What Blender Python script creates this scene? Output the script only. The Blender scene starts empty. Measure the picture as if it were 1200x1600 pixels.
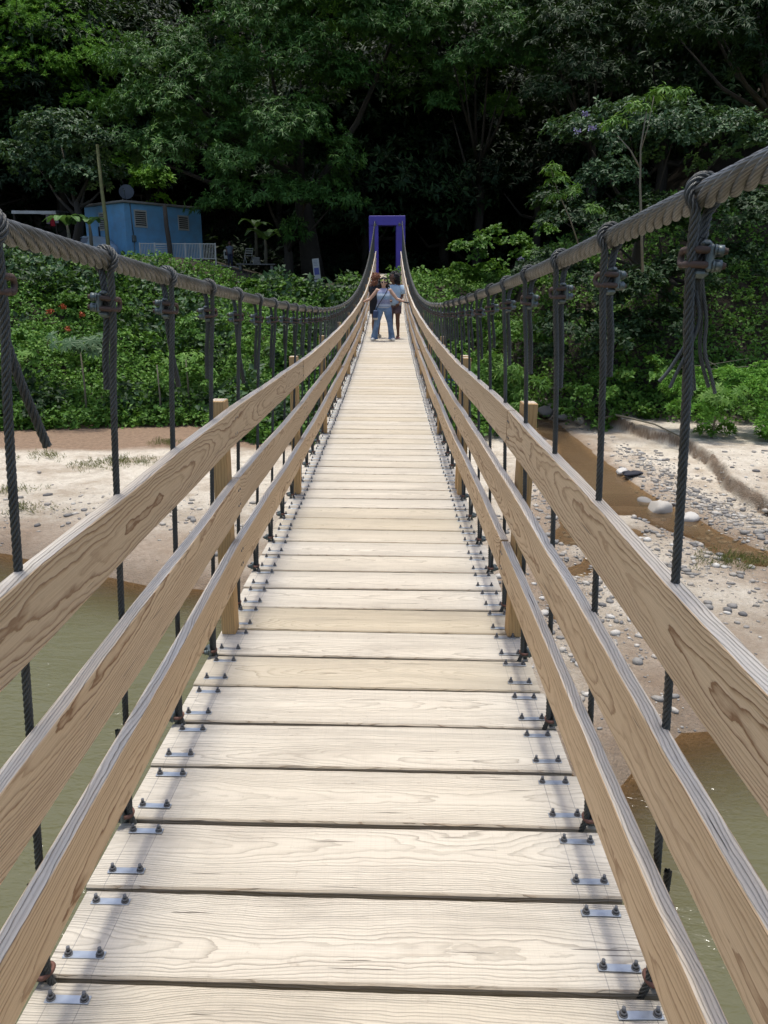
import bpy, bmesh, math, random
import numpy as np
from mathutils import Vector, Matrix
random.seed(7); RNG = np.random.default_rng(7)
PI = math.pi
S = 1.1            # one survey unit in metres
H = 4.9            # height of the eye above the river bed
CX = 0.077
col = bpy.context.scene.collection
scn = bpy.context.scene

# ---------------------------------------------------------------- camera, sky, sun, exposure
PITCH = math.atan(350 / 1200); YAW = math.radians(0.286); ROLL = math.radians(-0.4)
cam_d = bpy.data.cameras.new('camera'); cam = bpy.data.objects.new('camera', cam_d); col.objects.link(cam)
cam_d.sensor_fit = 'VERTICAL'; cam_d.sensor_height = 36; cam_d.lens = 27.0; cam_d.clip_end = 600; cam_d.clip_start = 0.05
cam.matrix_world = (Matrix.Translation((CX, 0, H)) @ Matrix.Rotation(YAW, 4, 'Z') @
                    Matrix.Rotation(PI / 2 - PITCH, 4, 'X') @ Matrix.Rotation(-ROLL, 4, 'Z'))
scn.camera = cam
MW = cam.matrix_world.copy()
SUN_EL, SUN_AZ = 82.0, -10.0     # azimuth from +y towards +x
world = bpy.data.worlds.new('World'); scn.world = world; world.use_nodes = True
wn = world.node_tree.nodes; wl = world.node_tree.links
sky = wn.new('ShaderNodeTexSky'); sky.sky_type = 'NISHITA'; sky.sun_disc = False
sky.sun_elevation = math.radians(SUN_EL); sky.sun_rotation = math.radians(SUN_AZ); sky.dust_density = 3.0
wn['Background'].inputs['Strength'].default_value = 0.15
wl.new(sky.outputs[0], wn['Background'].inputs['Color'])
sd = bpy.data.lights.new('sun', 'SUN'); sun = bpy.data.objects.new('sun', sd); col.objects.link(sun)
sd.energy = 2.3; sd.angle = math.radians(7); sd.color = (1.0, .965, .9)
el, az = math.radians(SUN_EL), math.radians(SUN_AZ)
sdir = Vector((math.sin(az) * math.cos(el), math.cos(az) * math.cos(el), math.sin(el)))
sun.rotation_euler = sdir.to_track_quat('Z', 'Y').to_euler()
scn.view_settings.view_transform = 'Standard'; scn.view_settings.look = 'None'
scn.view_settings.exposure = 0.5
scn.cycles.max_bounces = 6; scn.cycles.diffuse_bounces = 3; scn.cycles.glossy_bounces = 3
scn.cycles.transmission_bounces = 4; scn.cycles.transparent_max_bounces = 6
scn.cycles.caustics_reflective = False; scn.cycles.caustics_refractive = False

# ---------------------------------------------------------------- helpers
def ray(px, py):
    v = MW.to_3x3() @ Vector(((px - 600) / 1200, (800 - py) / 1200, -1)); return v
def at(px, py, y):
    """survey: the point seen at this pixel of the photograph at a known distance y along the bridge"""
    v = ray(px, py); t = y / v.y; return Vector((CX + v.x * t, y, H + v.z * t))
def tag(o, label=None, cat=None, group=None, kind=None):
    if label: o['label'] = label
    if cat: o['category'] = cat
    if group: o['group'] = group
    if kind: o['kind'] = kind
    return o
def empty(name, loc=(0, 0, 0), rz=0, **k):
    o = bpy.data.objects.new(name, None); o.location = loc; o.rotation_euler = (0, 0, rz); o.empty_display_size = .1
    col.objects.link(o); return tag(o, **k)
def link(name, me, mats, parent=None, loc=(0, 0, 0), rot=(0, 0, 0), **k):
    o = bpy.data.objects.new(name, me); o.location = loc; o.rotation_euler = rot
    for m in (mats if isinstance(mats, (list, tuple)) else [mats]): 
        if len(me.materials) < (len(mats) if isinstance(mats, (list, tuple)) else 1): me.materials.append(m)
    if parent is not None: o.parent = parent
    col.objects.link(o); return tag(o, **k)
def copy_tree(o, parent=None):
    c = o.copy(); col.objects.link(c); c.parent = parent
    for ch in list(o.children): copy_tree(ch, c)
    return c
def npmesh(name, V, F, smooth=False, mi=None, uv=None, attr=None, vec=None, colr=None):
    """V (n,3), F (m,k) one face size, or list of such arrays"""
    me = bpy.data.meshes.new(name)
    Fs = [np.asarray(f, dtype=np.int32) for f in (F if isinstance(F, list) else [F]) if len(f)]
    V = np.asarray(V, dtype=np.float32)
    me.vertices.add(len(V)); me.vertices.foreach_set('co', V.ravel())
    nl = sum(f.size for f in Fs); npoly = sum(len(f) for f in Fs)
    me.loops.add(nl); me.polygons.add(npoly)
    me.loops.foreach_set('vertex_index', np.concatenate([f.ravel() for f in Fs]))
    tot = np.concatenate([np.full(len(f), f.shape[1]) for f in Fs]).astype(np.int32)
    st = np.concatenate([[0], np.cumsum(tot)[:-1]]).astype(np.int32)
    me.polygons.foreach_set('loop_start', st); me.polygons.foreach_set('loop_total', tot)
    if smooth: me.polygons.foreach_set('use_smooth', np.ones(npoly, dtype=bool))
    if mi is not None: me.polygons.foreach_set('material_index', np.asarray(mi, dtype=np.int32))
    if uv is not None:
        l = me.uv_layers.new(name='UVMap'); idx = np.concatenate([f.ravel() for f in Fs])
        l.data.foreach_set('uv', np.asarray(uv, dtype=np.float32)[idx].ravel())
    if attr is not None:
        for n, a in attr.items():
            at_ = me.attributes.new(n, 'FLOAT', 'POINT'); at_.data.foreach_set('value', np.asarray(a, dtype=np.float32))
    if vec is not None:
        for n, a in vec.items():
            at_ = me.attributes.new(n, 'FLOAT_VECTOR', 'POINT'); at_.data.foreach_set('vector', np.asarray(a, dtype=np.float32).ravel())
    if colr is not None:
        at_ = me.color_attributes.new('col', 'FLOAT_COLOR', 'POINT'); at_.data.foreach_set('color', np.asarray(colr, dtype=np.float32).ravel())
    me.update(calc_edges=True); me.validate(); return me

class MB:
    """collects shapes in one bmesh"""
    def __init__(s): s.bm = bmesh.new()
    def box(s, c, d, rot=None, bev=0.0, mi=0):
        M = Matrix.Translation(c) @ (rot.to_4x4() if rot is not None else Matrix()) @ Matrix.Diagonal((*d, 1))
        r = bmesh.ops.create_cube(s.bm, size=1, matrix=M)
        fs = {f for v in r['verts'] for f in v.link_faces}
        for f in fs: f.material_index = mi
        if bev > 0:
            es = {e for f in fs for e in f.edges}
            bmesh.ops.bevel(s.bm, geom=list(es), offset=bev, segments=1, affect='EDGES', profile=.5)
        return s
    def tube(s, a, b, r0, r1=None, n=8, mi=0, cap=True):
        a, b = Vector(a), Vector(b); r1 = r0 if r1 is None else r1
        d = b - a; L = d.length
        M = Matrix.Translation((a + b) / 2) @ d.to_track_quat('Z', 'Y').to_matrix().to_4x4()
        r = bmesh.ops.create_cone(s.bm, cap_ends=cap, segments=n, radius1=r0, radius2=r1, depth=L, matrix=M)
        for v in r['verts']:
            for f in v.link_faces: f.material_index = mi; f.smooth = len(f.verts) == 4
        return s
    def path(s, pts, rad, n=8, mi=0, flat=1.0):
        """swept tapered tube through points"""
        pts = [Vector(p) for p in pts]; m = len(pts)
        rad = rad if isinstance(rad, (list, tuple)) else [rad] * m
        up = Vector((0, 0, 1)); rings = []
        t0 = (pts[1] - pts[0]).normalized()
        nrm = t0.cross(up if abs(t0.z) < .9 else Vector((1, 0, 0))).normalized()
        for i, p in enumerate(pts):
            t = (pts[min(i + 1, m - 1)] - pts[max(i - 1, 0)]).normalized()
            nrm = (nrm - t * nrm.dot(t)).normalized(); bn = t.cross(nrm)
            rings.append([s.bm.verts.new(p + (nrm * math.cos(a) + bn * math.sin(a) * flat) * rad[i]) for a in [2 * PI * k / n for k in range(n)]])
        for i in range(m - 1):
            for k in range(n):
                f = s.bm.faces.new((rings[i][k], rings[i][(k + 1) % n], rings[i + 1][(k + 1) % n], rings[i + 1][k])); f.smooth = True; f.material_index = mi
        for r, rv in ((rings[0], True), (rings[-1], False)):
            f = s.bm.faces.new(r[::-1] if rv else r); f.material_index = mi
        return s
    def ell(s, c, d, rot=None, n=14, mi=0):
        M = Matrix.Translation(c) @ (rot.to_4x4() if rot is not None else Matrix()) @ Matrix.Diagonal((*d, 1))
        r = bmesh.ops.create_uvsphere(s.bm, u_segments=n, v_segments=max(6, n * 2 // 3), radius=1, matrix=M)
        for v in r['verts']:
            for f in v.link_faces: f.smooth = True; f.material_index = mi
        return s
    def loft(s, rings, mi=0, cap=True, n=16):
        """rings: (center, rx, ry[, rz tilt]) horizontal ellipses"""
        R = []
        for c, rx, ry in rings:
            R.append([s.bm.verts.new((c[0] + rx * math.cos(a), c[1] + ry * math.sin(a), c[2])) for a in [2 * PI * k / n for k in range(n)]])
        for i in range(len(R) - 1):
            for k in range(n):
                f = s.bm.faces.new((R[i][k], R[i][(k + 1) % n], R[i + 1][(k + 1) % n], R[i + 1][k])); f.smooth = True; f.material_index = mi
        if cap:
            for r in (R[0], R[-1]):
                f = s.bm.faces.new(r); f.material_index = mi
        return s
    def mesh(s, name):
        bmesh.ops.recalc_face_normals(s.bm, faces=s.bm.faces[:])
        me = bpy.data.meshes.new(name); s.bm.to_mesh(me); s.bm.free(); return me
    def build(s, name, mats, parent=None, **k): return link(name, s.mesh(name), mats, parent, **k)

# ---------------------------------------------------------------- materials
class NT:
    def __init__(s, name):
        s.m = bpy.data.materials.new(name); s.m.use_nodes = True; s.t = s.m.node_tree
        s.b = s.t.nodes['Principled BSDF']; s.out = s.t.nodes['Material Output']
    def n(s, typ, **k):
        x = s.t.nodes.new('ShaderNode' + typ)
        for a, v in k.items(): setattr(x, a, v)
        return x
    def set(s, sock, v):
        if isinstance(v, bpy.types.NodeSocket): s.t.links.new(v, sock)
        elif v is not None: sock.default_value = v
    def math(s, op, a, b=None, c=None, clamp=False):
        x = s.n('Math', operation=op, use_clamp=clamp); s.set(x.inputs[0], a)
        if b is not None: s.set(x.inputs[1], b)
        if c is not None: s.set(x.inputs[2], c)
        return x.outputs[0]
    def vm(s, op, a, b=None):
        x = s.n('VectorMath', operation=op); s.set(x.inputs[0], a)
        if b is not None: s.set(x.inputs[1], b)
        return x.outputs[0]
    def noise(s, vec, scale=5, detail=3, rough=.5, out='Fac', dist=0):
        x = s.n('TexNoise'); s.set(x.inputs['Vector'], vec); s.set(x.inputs['Scale'], scale); x.inputs['Detail'].default_value = detail
        x.inputs['Roughness'].default_value = rough; x.inputs['Distortion'].default_value = dist; return x.outputs[out]
    def vor(s, vec, scale=5, feature='F1', out='Distance'):
        x = s.n('TexVoronoi', feature=feature); s.set(x.inputs['Vector'], vec); x.inputs['Scale'].default_value = scale; return x.outputs[out]
    def ramp(s, fac, stops, interp='LINEAR'):
        x = s.n('ValToRGB'); s.set(x.inputs[0], fac); e = x.color_ramp.elements; x.color_ramp.interpolation = interp
        while len(e) < len(stops): e.new(.5)
        for i, (p, c) in enumerate(stops):
            e[i].position = p; e[i].color = (c, c, c, 1) if isinstance(c, (int, float)) else (*c, 1)
        return x.outputs[0]
    def mix(s, f, a, b, bt='MIX'):
        x = s.n('Mix', data_type='RGBA', blend_type=bt); s.set(x.inputs[0], f)
        for sk, v in ((x.inputs[6], a), (x.inputs[7], b)): s.set(sk, (*v, 1) if isinstance(v, tuple) and len(v) == 3 else v)
        return x.outputs[2]
    def bump(s, h, dist=.01, strength=1.0, nrm=None):
        x = s.n('Bump'); s.set(x.inputs['Height'], h); x.inputs['Distance'].default_value = dist; x.inputs['Strength'].default_value = strength
        if nrm is not None: s.t.links.new(nrm, x.inputs['Normal'])
        s.t.links.new(x.outputs[0], s.b.inputs['Normal']); return x.outputs[0]
    def base(s, v): s.set(s.b.inputs['Base Color'], (*v, 1) if isinstance(v, tuple) else v)
    def rough(s, v): s.set(s.b.inputs['Roughness'], v)
    def comb(s, x, y, z):
        c = s.n('CombineXYZ'); s.set(c.inputs[0], x); s.set(c.inputs[1], y); s.set(c.inputs[2], z); return c.outputs[0]
    def obj(s): return s.n('TexCoord').outputs['Object']
    def pos(s): return s.n('NewGeometry').outputs['Position']
    def rand(s): return s.n('ObjectInfo').outputs['Random']
    def attr(s, name, out='Fac'): return s.n('Attribute', attribute_name=name).outputs[out]

def wood(name, light, mid, dark, bleach, freq=75, lines=.8, deck=False, knots=1.0):
    t = NT(name); wc = t.attr('wc', 'Vector'); R = t.rand()
    sp = t.n('SeparateXYZ'); t.set(sp.inputs[0], wc); u, v, w = sp.outputs
    u = t.math('ADD', u, t.math('MULTIPLY', R, 71.0))
    p = t.comb(u, v, w)
    low = t.noise(t.vm('MULTIPLY', p, (1.1, 3.0, 3.0)), 1.0, 2)
    low2 = t.noise(t.vm('MULTIPLY', p, (5.0, 16.0, 16.0)), 1.0, 2)
    cen = t.math('MULTIPLY', t.math('SUBTRACT', t.math('FRACT', t.math('MULTIPLY', R, 7.31)), .5), .16)
    vv = t.math('ADD', t.math('SUBTRACT', v, cen), t.math('MULTIPLY', t.math('SUBTRACT', low, .5), .10))
    depth = t.math('ADD', t.math('MULTIPLY', t.noise(t.comb(t.math('MULTIPLY', u, .55), 3.3, 1.2), 1.0, 1), .16), .012)
    ww = t.math('ADD', w, depth)
    rr = t.math('SQRT', t.math('ADD', t.math('MULTIPLY', vv, vv), t.math('MULTIPLY', ww, ww)))
    kv = t.vm('MULTIPLY', p, (1.15, 4.2, 1.5))
    kd = t.vor(kv, 1.0)
    kb = t.math('POWER', 2.718, t.math('MULTIPLY', t.math('MULTIPLY', kd, kd), -22.0))
    rr = t.math('ADD', rr, t.math('MULTIPLY', kb, .040 * knots))
    rr = t.math('ADD', rr, t.math('MULTIPLY', t.math('SUBTRACT', low2, .5), .012))
    f = t.math('MULTIPLY', rr, freq)
    f = t.math('ADD', f, t.math('MULTIPLY', t.noise(t.vm('MULTIPLY', p, (12, 45, 45)), 1.0, 3), 1.1))
    fr = t.math('FRACT', f)
    ring = t.ramp(fr, [(0, .2), (.10, 0), (.55, .06), (.80, .55), (.90, 1), (.97, .9), (1, .2)])
    rw = t.math('MULTIPLY', ring, t.ramp(t.noise(t.comb(t.math('FLOOR', f), 2.2, R), 3.1, 0), [(.3, .35), (.65, 1)]))
    fib = t.noise(t.vm('MULTIPLY', p, (3, 260, 260)), 1.0, 4, .7)
    fibs = t.ramp(fib, [(.4, .0), (.66, 1)])
    blot = t.noise(t.vm('MULTIPLY', p, (1.3, 9, 5)), 1.0, 4)
    g = t.n('NewGeometry'); sn = t.n('SeparateXYZ'); t.set(sn.inputs[0], g.outputs['Normal'])
    top = t.ramp(sn.outputs[2], [(.75, 0), (.93, 1)])
    c1 = t.mix(t.math('MULTIPLY', blot, .9), light, mid)
    c1 = t.mix(t.math('MULTIPLY', fibs, .28), c1, dark)
    body = t.mix(t.math('MULTIPLY', rw, lines), c1, dark)
    bl = t.mix(t.math('MULTIPLY', t.ramp(blot, [(.3, .0), (.7, 1)]), .55), bleach, light)
    bl = t.mix(t.math('MULTIPLY', rw, .85 if not deck else .48), bl, (.17, .14, .10))
    bl = t.mix(t.math('MULTIPLY', fibs, .32 if not deck else .3), bl, (.27, .245, .21))
    colr = t.mix(top, body, bl)
    # knot hearts
    hv = t.vor(kv, 1.0)
    pick = t.vor(kv, 1.0, out='Color'); sc = t.n('SeparateColor'); t.set(sc.inputs[0], pick)
    has = t.math('GREATER_THAN', sc.outputs[0], .45)
    heart = t.math('MULTIPLY', t.ramp(hv, [(0, 1), (.035, .9), (.06, 0)]), has)
    colr = t.mix(t.math('MULTIPLY', heart, .8), colr, (.13, .06, .03))
    # resin streaks
    st = t.ramp(t.noise(t.vm('MULTIPLY', p, (2.2, 55, 40)), 1.0, 2), [(.68, 0), (.78, 1)])
    colr = t.mix(t.math('MULTIPLY', st, .22), colr, (.26, .15, .08))
    # drying checks
    ck = t.ramp(t.noise(t.vm('MULTIPLY', p, (3.0, 130, 90)), 1.0, 1), [(.735, 0), (.76, 1)])
    colr = t.mix(t.math('MULTIPLY', ck, .75), colr, (.05, .035, .025))
    if deck:
        av = t.math('ABSOLUTE', t.math('SUBTRACT', t.attr('wc', 'Vector'), 0)) if False else None
        s2 = t.n('SeparateXYZ'); t.set(s2.inputs[0], wc); ua = t.math('ABSOLUTE', s2.outputs[0])
        for x in (.657, .583):
            ln = t.math('LESS_THAN', t.math('ABSOLUTE', t.math('SUBTRACT', ua, x)), .0011)
            colr = t.mix(t.math('MULTIPLY', ln, t.math('MULTIPLY', blot, 1.0)), colr, (.12, .12, .13))
        saw = t.noise(t.vm('MULTIPLY', wc, (240, 3, 1)), 1.0, 1)
        colr = t.mix(t.math('MULTIPLY', t.ramp(saw, [(.5, 0), (.7, 1)]), .1), colr, (.3, .27, .22))
        edge = t.ramp(t.math('ABSOLUTE', s2.outputs[1]), [(.118, 0), (.137, 1)])
        colr = t.mix(t.math('MULTIPLY', t.math('MULTIPLY', edge, blot), .6), colr, (.25, .19, .11))
        tone = t.math('FRACT', t.math('MULTIPLY', R, 13.7))
        colr = t.mix(t.math('MULTIPLY', t.ramp(tone, [(.3, 0), (1, 1)]), .5), colr, (.40, .32, .19))
        gr = t.noise(t.vm('MULTIPLY', p, (1.7, 5, 1)), 1.0, 5, .65); colr = t.mix(t.math('MULTIPLY', t.ramp(gr, [(.52, 0), (.72, 1)]), .42), colr, (.27, .235, .19))
        dt = t.noise(t.vm('MULTIPLY', p, (16, 22, 1)), 1.0, 4, .7); colr = t.mix(t.math('MULTIPLY', t.ramp(dt, [(.62, 0), (.72, 1)]), .35), colr, (.20, .155, .11))
    else:
        hs = t.n('HueSaturation'); t.set(hs.inputs['Color'], colr); t.set(hs.inputs['Value'], t.math('ADD', t.math('MULTIPLY', t.math('FRACT', t.math('MULTIPLY', R, 5.7)), .22), .9)); colr = hs.outputs[0]
    t.base(colr); t.rough(.78)
    h = t.math('SUBTRACT', t.math('MULTIPLY', rw, 1.0), t.math('ADD', t.math('MULTIPLY', fib, .8), t.math('MULTIPLY', ck, 2.0)))
    t.bump(h, .0022, 1.0); return t.m

def simple(name, c, rough=.6, metal=0, bump=0, bscale=40, var=.0, vscale=6, c2=None, spec=None):
    t = NT(name); o = t.obj()
    if var > 0:
        n = t.noise(o, vscale, 5, .6); t.base(t.mix(t.math('MULTIPLY', t.ramp(n, [(.3, 0), (.7, 1)]), var), c, c2 or tuple(x * .4 for x in c)))
    else: t.base(c)
    t.rough(rough); t.b.inputs['Metallic'].default_value = metal
    if spec is not None: t.b.inputs['Specular IOR Level'].default_value = spec
    if bump > 0: t.bump(t.noise(o, bscale, 4), bump)
    return t.m

def rope_mat(name, c, c2, rough=.5, metal=.6, wires=11, pitch=60.0, wb=.0009, wd=.75):
    t = NT(name); uv = t.n('TexCoord').outputs['UV']; sp = t.n('SeparateXYZ'); t.set(sp.inputs[0], uv)
    a = t.math('ADD', t.math('MULTIPLY', sp.outputs[0], wires), t.math('MULTIPLY', sp.outputs[1], pitch))
    s_ = t.math('ABSOLUTE', t.math('SINE', t.math('MULTIPLY', a, PI)))
    n = t.noise(t.obj(), 9, 5, .65); n2 = t.noise(t.obj(), 120, 3)
    c_ = t.mix(t.ramp(n, [(.35, 0), (.65, 1)]), c, c2)
    c_ = t.mix(t.math('MULTIPLY', t.math('SUBTRACT', 1.0, s_), wd), c_, (.012, .013, .012))
    c_ = t.mix(t.math('MULTIPLY', n2, .25), c_, (.06, .045, .03))
    t.base(c_); t.rough(rough); t.b.inputs['Metallic'].default_value = metal; t.bump(s_, wb, 1.0); return t.m

def leaf_mat(name, c1, c2, c3=None, gloss=.45, trans=.25):
    """leaf colours by leaf (attribute var): young/old leaves"""
    t = NT(name); v = t.attr('var')
    st = [(0, c1), (.75, c2), (1, c3 or c2)]
    c = t.ramp(v, st); t.base(c); t.rough(gloss + .12); t.b.inputs['Specular IOR Level'].default_value = .22
    tr = t.n('BsdfTranslucent'); t.set(tr.inputs[0], t.mix(.4, c, (.12, .22, .02)))
    mx = t.n('MixShader'); mx.inputs[0].default_value = trans
    t.t.links.new(t.b.outputs[0], mx.inputs[1]); t.t.links.new(tr.outputs[0], mx.inputs[2]); t.t.links.new(mx.outputs[0], t.out.inputs[0]); return t.m

M = {}
M['deck'] = wood('weathered_deck_wood', (.56, .50, .405), (.48, .42, .32), (.17, .115, .07), (.64, .585, .485), 190, .7, deck=True, knots=.8)
M['rail'] = wood('rail_pine', (.72, .55, .35), (.62, .44, .255), (.25, .13, .055), (.60, .57, .51), 150, 1.0)
M['post'] = wood('post_pine', (.60, .39, .18), (.50, .30, .12), (.27, .15, .055), (.55, .49, .40), 110, .6, knots=.3)
M['cable'] = rope_mat('main_cable_steel', (.235, .24, .235), (.15, .145, .125), .42, .5, 10, -75, .0007, .55)
M['rope'] = rope_mat('hanger_wire_rope', (.16, .17, .165), (.10, .102, .092), .5, .4, 7, 120)
M['rustdark'] = simple('dark_rusted_ubolt', (.105, .065, .05), .7, .3, .001, 90, .8, 40, (.06, .045, .035))
M['galv'] = simple('galvanised_steel', (.17, .20, .195), .45, .6, .001, 120, .7, 30, (.07, .085, .085))
M['plate'] = simple('zinc_plate', (.50, .54, .58), .35, .75, .0005, 80, .6, 25, (.3, .33, .36))
M['bolt'] = simple('bolt_steel', (.16, .17, .18), .5, .6, 0, 40, .5, 60, (.08, .06, .05))
M['rust'] = simple('rusty_ubolt', (.20, .095, .07), .7, .3, .001, 90, .8, 40, (.13, .07, .05))
M['stringer'] = simple('dark_bearer', (.06, .05, .04), .8, 0, .004, 20, .4)
# ---------------------------------------------------------------- bridge curves (survey points, scaled)
def fit(P, deg):
    P = np.array(P); c = np.polyfit(P[:, 0] / 10, P[:, 1], deg); return c
_ck = fit([(-3, .37), (-1, .255), (0, .20), (1, .152), (1.73, .102), (2.82, .047), (4.3, -.016), (5.8, -.09), (8, -.17), (9.7, -.2), (12, -.185), (15, -.07), (19.2, .17), (23.8, .67), (26.5, 1.02), (29.2, 1.43), (32.5, 2.08), (36.2, 2.83)], 6)
_dk = fit([(-3, -1.27), (-1, -1.31), (0, -1.33), (1.2, -1.345), (2.2, -1.37), (3, -1.41), (5.2, -1.475), (7.5, -1.46), (10.4, -1.40), (14, -1.33), (18.25, -1.2), (21, -1.0), (24, -.77), (29, -.27), (34.3, .37), (36.5, .68)], 7)
def deckz(y): return H + S * float(np.polyval(_dk, y / S / 10))
def cabz(y, side):
    off = (-.052 * max(0, 1 - max(0, y / S - 8) / 24)) if side < 0 else 0
    return H + S * (float(np.polyval(_ck, y / S / 10)) + off)
def cabx(y, side=1): return S * float(np.interp(y / S, [-3, 0, 1.2, 2.2, 4, 20, 40], [.49, .518, .534, .546, .552, .6, .6] if side > 0 else [.48, .51, .532, .555, .558, .6, .6]))
def railoff(y): return -.07 * S * min(1.5, max(0, (3 - y / S) / 1.9)) if y / S < 3 else 0
PITCH_P = .2805; SEAM0 = 1.349; HALF = .635 * S
YG = 36.2 * S

bridge = empty('suspension_bridge', (0, 0, H - 1.33 * S), label='long wooden plank suspension footbridge with wire rope hangers leading to the purple portal', cat='footbridge')
BZ = bridge.location.z
def rel(o):  # children are given in world coordinates
    o.matrix_parent_inverse = bridge.matrix_world.inverted() if False else Matrix.Translation(-bridge.location); return o

# --- planks
def plank_mesh(seed):
    r = random.Random(seed); bm = bmesh.new(); nx = 28; W = PITCH_P - .016 - r.random() * .005; T = .042
    ph = r.random() * 6; am = .0012
    prof = [(-W / 2 + .005, 0), (-W / 2, -.005), (-W / 2, -T + .004), (-W / 2 + .004, -T), (W / 2 - .004, -T), (W / 2, -T + .004), (W / 2, -.005), (W / 2 - .005, 0)]
    rings = []; la = bm.verts.layers.float_vector.new('wc')
    e0 = -HALF + r.uniform(-.006, .006); e1 = HALF + r.uniform(-.006, .006)
    for i in range(nx + 1):
        x = e0 + (e1 - e0) * i / nx; dy0 = am * math.sin(x * 5 + ph) + r.uniform(-1, 1) * .0012; dz = .0015 * math.sin(x * 2.1 + ph * 2); ring = []
        for k, (y, z) in enumerate(prof):
            v = bm.verts.new((x, y + (dy0 if y > 0 else -dy0 * .6), z + dz)); v[la] = (x, y, z + .0); ring.append(v)
        rings.append(ring)
    for a, b in zip(rings, rings[1:]):
        for k in range(8):
            bm.faces.new((a[k], a[(k + 1) % 8], b[(k + 1) % 8], b[k]))
    bm.faces.new(rings[0][::-1]); bm.faces.new(rings[-1])
    bmesh.ops.recalc_face_normals(bm, faces=bm.faces[:])
    me = bpy.data.meshes.new('plank'); bm.to_mesh(me); bm.free(); return me
def plate_mesh():
    m = MB(); m.box((0, 0, .0018), (.098, .021, .0036), bev=.0008)
    for sx in (-1, 1):
        m.tube((sx * .037, 0, .003), (sx * .037, 0, .0075), .0098, n=14, mi=1)
        m.tube((sx * .037, 0, .0075), (sx * .037, 0, .0165), .0080, n=6, mi=1)
        m.tube((sx * .037, 0, .0165), (sx * .037, 0, .030 + random.random() * .004), .0045, n=8, mi=1)
    return m.mesh('mounting_plate')
pm = [plank_mesh(i) for i in range(7)]; plm = [plate_mesh() for _ in range(3)]
NP = int((YG - .1 - SEAM0) / PITCH_P) + 9
fars = []
rp = random.Random(3)
for k in range(NP):
    yc = SEAM0 - 8 * PITCH_P + (k + .5) * PITCH_P
    if yc < -.4: continue
    z = deckz(yc); sl = math.atan((deckz(yc + .1) - deckz(yc - .1)) / .2)
    rot = (sl + rp.uniform(-.008, .008), rp.uniform(-.002, .002), -math.radians(1.0) + rp.uniform(-.003, .003))
    if yc > SEAM0 + 94 * PITCH_P: fars.append((yc, z, rot)); continue
    o = link('plank', pm[k % 7], M['deck'], bridge, (rp.uniform(-.004, .004), yc, z - BZ), rot)
    for sx in (-1, 1):
        for oy, sk in ((-.075, 0), (.088, 1)):
            q = link('mounting_plate', plm[(k + sk) % 3], [M['plate'], M['bolt']], o, (sx * (.620 + rp.uniform(-.004, .004)), oy + rp.uniform(-.006, .006), .0012), (0, 0, rp.uniform(-.04, .04))); q.scale = (1, 1, .72)
# far end of the deck, one part
V = []; F = []; WC = []
for yc, z, rot in fars:
    me = pm[int(yc * 7) % 7]; n = len(me.vertices); co = np.zeros(n * 3); me.vertices.foreach_get('co', co); co = co.reshape(-1, 3)
    R_ = np.array(Matrix.Rotation(rot[2], 3, 'Z') @ Matrix.Rotation(rot[0], 3, 'X'))
    wc = co.copy(); wc[:, 0] += yc * 3
    base = sum(len(v) for v in V); V.append(co @ R_.T + [0, yc, z - BZ]); WC.append(wc)
    for p in me.polygons:
        if len(p.vertices) == 4: F.append([base + i for i in p.vertices])
link('distant_decking', npmesh('distant_decking', np.vstack(V), np.array(F), vec={'wc': np.vstack(WC)}), M['deck'], bridge, kind='stuff')

# --- swept board along the bridge, bending at the posts
_PP = [(.55 + 2.45 * k) * S for k in range(-2, 17)]; _PZ = [deckz(q) + railoff(q) for q in _PP]
def railz(y): return float(np.interp(y, _PP, _PZ)) * .75 + .25 * (deckz(y) + railoff(y))
def board(name, x0, x1, ya, yb, zt, zb, mat, seed=0, step=.14):
    r = random.Random(seed); bm = bmesh.new(); la = bm.verts.layers.float_vector.new('wc'); n = max(2, int((yb - ya) / step)); rings = []
    w = x1 - x0; h = zt - zb; b = .0022
    prof = [(0, zb + b), (b, zb), (w - b, zb), (w, zb + b), (w, zt - b), (w - b, zt), (b, zt), (0, zt - b)]
    ph = r.random() * 9
    for i in range(n + 1):
        y = ya + (yb - ya) * i / n; dz = railz(y) - BZ; dx = .003 * math.sin(y * 1.7 + ph); ed = .0016 * math.sin(y * 5.1 + ph) + r.uniform(-1, 1) * .0008
        ring = []
        for px, pz in prof:
            v = bm.verts.new((x0 + px + dx, y, pz + dz + (ed if pz > (zt + zb) / 2 else -ed)))
            v[la] = (y, pz - (zt + zb) / 2 + seed * .0, (px if x0 > 0 else w - px) if True else 0); ring.append(v)
        rings.append(ring)
    for a, c in zip(rings, rings[1:]):
        for k in range(8): bm.faces.new((a[k], a[(k + 1) % 8], c[(k + 1) % 8], c[k]))
    bm.faces.new(rings[0][::-1]); bm.faces.new(rings[-1]); bmesh.ops.recalc_face_normals(bm, faces=bm.faces[:])
    me = bpy.data.meshes.new(name); bm.to_mesh(me); bm.free(); return link(name, me, mat, bridge)
RX0 = .542 * S; RT = .038
POSTS = [(.55 + 2.45 * k) * S for k in range(0, 15) if (.55 + 2.45 * k) * S < YG - .3]
LEV = [(.955, .815), (.665, .525), (.405, .268)]
sd_ = 0
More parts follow.
